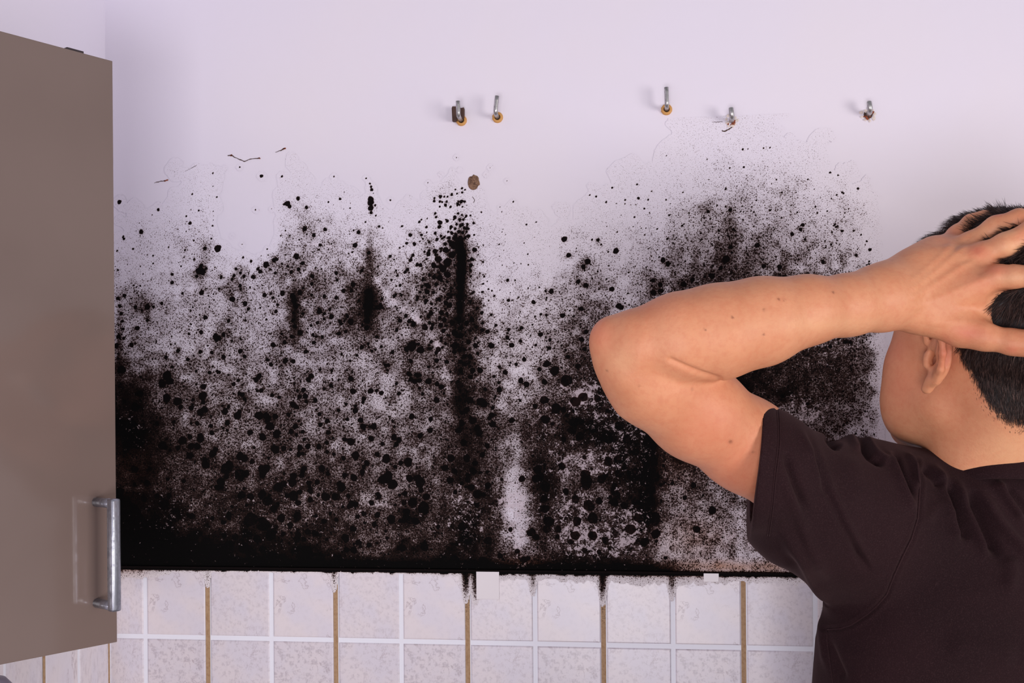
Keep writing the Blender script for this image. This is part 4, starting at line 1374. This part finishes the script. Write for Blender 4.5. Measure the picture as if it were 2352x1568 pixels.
# ---- T-shirt
shirt = Field(axis((at(1700, 900, 1.06)[0], at(2440, 900, 1.2)[0], R_), (at(2440, 900, 1.2)[0], .88, .005)),
              axis((0.98, 1.40, R_)),
              axis((-.70, -.40, .008), (-.40, .02, R_)))
yw = .22
cx = lambda px, Y=1.23: float(at(px, 1300, Y)[0])
shirt.column([(-.74, .520, 1.25, .180, .116, yw), (-.50, .520, 1.25, .186, .116, yw), (-.36, .522, 1.245, .188, .114, yw), (-.27, .526, 1.24, .186, .108, yw),
              (-.20, .532, 1.24, .172, .100, yw), (-.14, .540, 1.24, .135, .085, yw), (-.105, .545, 1.235, .09, .07, yw)], .03)
# shoulder yoke
shirt.cone(at(1990, 1150, 1.215), at(2180, 1150, 1.225), .068, .052, .03)
shirt.cone(at(2560, 1150, 1.27), at(2340, 1150, 1.245), .068, .052, .03)
shirt.cone(at(2130, 1125, 1.215), at(2215, 1125, 1.225), .036, .034, .02)
shirt.cone(at(2232, 1150, 1.20), at(2420, 1150, 1.20), .047, .047, .02)
# left sleeve
slv = [at(1690, 1040, 1.118), at(1745, 1076, 1.125), at(1850, 1150, 1.165), at(1960, 1195, 1.20), at(2060, 1220, 1.22)]
shirt.chain(slv, [.058, .0592, .0705, .082, .085], .02)
# right sleeve
shirt.chain([at(2760, 1040, 1.25), at(2680, 1090, 1.255), at(2560, 1180, 1.26)], [.056, .060, .078], .02)


def px_dist(VX, VY, pts):
    d = np.full(len(VX), 1e9); tt = np.zeros(len(VX))
    n = len(pts) - 1
    for k, (a, b) in enumerate(zip(pts, pts[1:])):
        ax_, ay_ = a; bx_, by_ = b; L = (bx_ - ax_) ** 2 + (by_ - ay_) ** 2
        t = np.clip(((VX - ax_) * (bx_ - ax_) + (VY - ay_) * (by_ - ay_)) / L, 0, 1)
        dk = np.hypot(VX - ax_ - t * (bx_ - ax_), VY - ay_ - t * (by_ - ay_))
        m = dk < d; d[m] = dk[m]; tt[m] = (k + t[m]) / n
    return d, tt


# open cuff, cut by the hem plane, with a hollow inside
hA, hB = at(1750, 932, 1.10), at(1724, 1222, 1.10)
hn_ = np.cross(hB - hA, (hA + hB) / 2); hn_ = hn_ / np.linalg.norm(hn_)
if hn_[0] > 0: hn_ = -hn_
hn_ = hn_ + np.array([0, -.05, 0])
# trim everything left of the hem
shirt.cone(at(1640, 1003, 1.118), at(1790, 1105, 1.145), .051, .051, .002, 'sub')
shirt.plane(hA, hn_, .0015)
# right cuff
shirt.plane(at(2750, 1040, 1.25), [1, 0, .2], .0015)
shirt.cone(at(2820, 990, 1.25), at(2700, 1075, 1.25), .0535, .0535, .002, 'sub')
# neck opening
SV, SQ = shirt.surface()
SV = relax(SV, SQ, 1, .45)
SN = vnormals(SV, SQ)
if (SN * (SV - SV.mean(0))).sum() < 0: SQ = SQ[:, ::-1].copy(); SN = -SN
sx, sy = proj(SV)
vz = lambda txt: [(1700 + float(a.split(',')[0]) / 2.347, 900 + float(a.split(',')[1]) / 2.347) for a in txt.split()]
FOLDS = [  # polyline, height (mm), half width px, +ridge / -valley
    ("320,190 385,330 430,450 520,640 600,790 700,950", 4.5, 13),
    ("345,200 420,400 455,520 560,730 640,870 700,970", -5.5, 9),
    ("240,320 300,500 350,640", -4.0, 9),
    ("215,420 330,700 390,860 480,1010", 2.5, 14),
    ("200,700 320,880 390,1040 470,1130 560,1215", 3.5, 16),
    ("250,870 340,1000 400,1100 440,1200", -3.0, 12),
    ("470,210 505,270 540,300", -4.5, 10), ("545,215 600,250 640,330", 3.5, 12),
    ("650,250 700,350 770,400", -4.0, 9), ("680,240 730,330 800,395", 3.0, 9),
    ("800,320 840,430 900,590 930,640", 4.0, 11), ("830,330 870,430 930,560", -5.0, 8),
    ("900,330 945,420 955,520", 3.0, 7),
    ("1030,395 1090,490 1110,600 1150,740 1190,800", 5.0, 13), ("1090,470 1150,600 1200,740 1240,800", -5.0, 12),
    ("1160,480 1230,620 1280,750 1335,900", 5.0, 13), ("1210,530 1290,680 1340,780 1400,890", -6.0, 14),
    ("1280,530 1360,640 1430,740 1530,850 1600,930", 4.5, 13), ("1370,480 1450,580 1530,690", 4.5, 11), ("1430,500 1500,600 1560,680", -3.5, 10),
    ("980,400 1040,460 1080,520", -3.5, 8), ("1130,700 1060,620 980,720", 2.0, 14), ("1450,880 1460,980 1440,1080", 3.0, 18),
    ("460,1330 500,1440 560,1568", -3.5, 12), ("420,1200 440,1290 470,1500", 2.5, 10),
    ("1100,1370 1300,1390 1500,1430", 2.5, 30), ("600,330 620,500 640,600", 1.5, 30), ("740,300 760,600 800,800", 1.2, 40),
]
disp = np.zeros(len(SV)); fr = np.clip((.35 - SN[:, 1]) / .5, 0, 1)
for txt, h, w_ in FOLDS:
    d, tt = px_dist(sx, sy, vz(txt))
    disp += h * .0019 * np.exp(-(d / w_) ** 2) * np.clip(np.minimum(tt, 1 - tt) * 5 + .1, 0, 1)
SEAM = vz("955,380 970,500 958,680 925,790 880,880 830,990 790,1090 740,1150 690,1195 600,1255 540,1275 470,1280")
d, tt = px_dist(sx, sy, SEAM)
disp += -.0014 * np.exp(-(d / 4.5) ** 2) + .0012 * np.exp(-((d - 9) / 5) ** 2)
HEM = vz("200,85 208,250 190,420 175,600 150,775")
d, tt = px_dist(sx, sy, HEM)
disp += -.0008 * np.exp(-(d / 4) ** 2)
# soft irregular cloth
nz_ = (np.sin(SV @ [31, 17, 23]) + np.sin(SV @ [-19, 37, 29] + 1.3) + .6 * np.sin(SV @ [53, -41, 47])) * .0007
SV = SV + SN * ((disp * fr) + nz_)[:, None] * 1.0
shirt_o = P(mesh_obj('t_shirt', to_world(SV), SQ, MAT['shirt'], None))
tag(shirt_o, 'dark brown cotton T-shirt with a folded shoulder')
bvh = BVHTree.FromPolygons([Vector(v) for v in SV.tolist()], SQ.tolist())


def on_shirt(px, py, off=.0004):
    a, b = unroll(px, py)
    d_ = Vector((float(a), 1.0, float(b))).normalized()
    h = bvh.ray_cast(Vector((0, 0, 0)), d_)
    if h[0] is None: return None
    return np.array(h[0] - d_ * off)


def stitched(name, pts, rad, dash=None, parent=shirt_o):
    P_ = []
    for a, b in zip(pts, pts[1:]):
        L = math.hypot(b[0] - a[0], b[1] - a[1]); n = max(2, int(L / 5))
        for t_ in np.linspace(0, 1, n)[:-1]: P_.append((a[0] + (b[0] - a[0]) * t_, a[1] + (b[1] - a[1]) * t_))
    P_.append(pts[-1])
    bm = bmesh.new(); run = []
    W3 = [on_shirt(*q) for q in P_]
    for i, w3 in enumerate(W3):
        ok = w3 is not None and (not run or np.linalg.norm(w3 - run[-1]) < .012)
        if ok: run.append(w3)
        if (not ok or i == len(W3) - 1) and len(run) > 1:
            add_tube(bm, [to_world(q) for q in run], rad, 6); run = []
    o = bm_obj(name, bm, MAT['thread'], None, True)
    o.parent = parent
    return o


stitched('armhole_seam', SEAM, .0009)
stitched('side_seam', vz("470,1285 468,1340 480,1420 500,1568"), .0007)
stitched('hem_stitching', vz("196,82 203,160 206,250 200,330 188,420 180,500 172,600 160,690 148,775"), .00045)
stitched('hem_stitching', vz("208,82 216,160 218,250 212,330 200,420 190,500 182,600 170,690 158,777"), .00045)
# ribbed collar band round the neck opening
ax_c = (hp_(0, -.022, -.02) - Nb); ax_c = ax_c / np.linalg.norm(ax_c)
cc = at(2270, 1107, 1.220); ax_c = np.array([.05, .28, 1.0]); ax_c /= np.linalg.norm(ax_c)
u1_ = np.cross(ax_c, [0, 1, 0]); u1_ /= np.linalg.norm(u1_); u2_ = np.cross(ax_c, u1_)
nC, mC = 72, 12
CV, CQ = [], []
for i in range(nC):
    a = 2 * PI * i / nC
    rad = u1_ * math.cos(a) + u2_ * math.sin(a)
    backness = max(0, -rad[1])
    for j in range(mC):
        b = 2 * PI * j / mC
        rr = .0665 + .0032 * math.cos(b) + .002 * (1 - math.sin(b)); hh = .011 * math.sin(b)
        CV.append(cc + rad * rr + ax_c * (hh - .012 * (1 - backness) * max(0, rad[1]) * 2))
        CQ.append((i * mC + j, ((i + 1) % nC) * mC + j, ((i + 1) % nC) * mC + (j + 1) % mC, i * mC + (j + 1) % mC))
co_ = P(mesh_obj('collar', to_world(np.array(CV)), np.array(CQ), MAT['shirt'], None))
co_.parent = shirt_o; co_.matrix_parent_inverse = Matrix.Identity(4)

# ---- trousers and shoes (below the frame)
def trousers():
    t_ = Field(axis((.28, .76, .009)), axis((1.08, 1.42, .009)), axis((-1.60, -.66, .02), (-.66, -.60, .01)))
    t_.column([(-.88, .52, 1.25, .16, .115, yw), (-.76, .52, 1.25, .172, .122, yw), (-.62, .52, 1.25, .158, .108, yw)], .02)
    for sd in (-1, 1):
        t_.chain([np.array([.52 + .085 * sd, 1.25 + .02 * sd, -.84]), np.array([.52 + .095 * sd, 1.24 + .02 * sd, -1.16]), np.array([.52 + .10 * sd, 1.26 + .02 * sd, -1.53])], [.088, .066, .056], .03)
    return t_.surface()


TV, TQ = trousers()
tn = vnormals(TV, TQ)
if (tn * (TV - TV.mean(0))).sum() < 0: TQ = TQ[:, ::-1].copy()
P(mesh_obj('trousers', to_world(TV), TQ, MAT['trousers'], None))
for sd in (-1, 1):
    f_ = Field(axis((.2, .9, .005)), axis((1.1, 1.52, .005)), axis((-1.625, -1.45, .005)))
    bx0 = np.array([.52 + .10 * sd, 1.26 + .02 * sd, -1.575])
    dirf = np.array([-.25, .97, 0])
    f_.cone(bx0 - dirf * .03, bx0 + dirf * .12 + [0, 0, -.006], .040, .034, .02)
    f_.cone(bx0 + [0, 0, .0], bx0 + [0, 0, .05], .040, .043, .02)
    f_.plane([0, 0, -1.62], [0, 0, -1], .002)
    V_, Q_ = f_.surface(); n_ = vnormals(V_, Q_)
    if (n_ * (V_ - V_.mean(0))).sum() < 0: Q_ = Q_[:, ::-1].copy()
    P(mesh_obj('shoe', to_world(V_), Q_, MAT['shoe'], None))
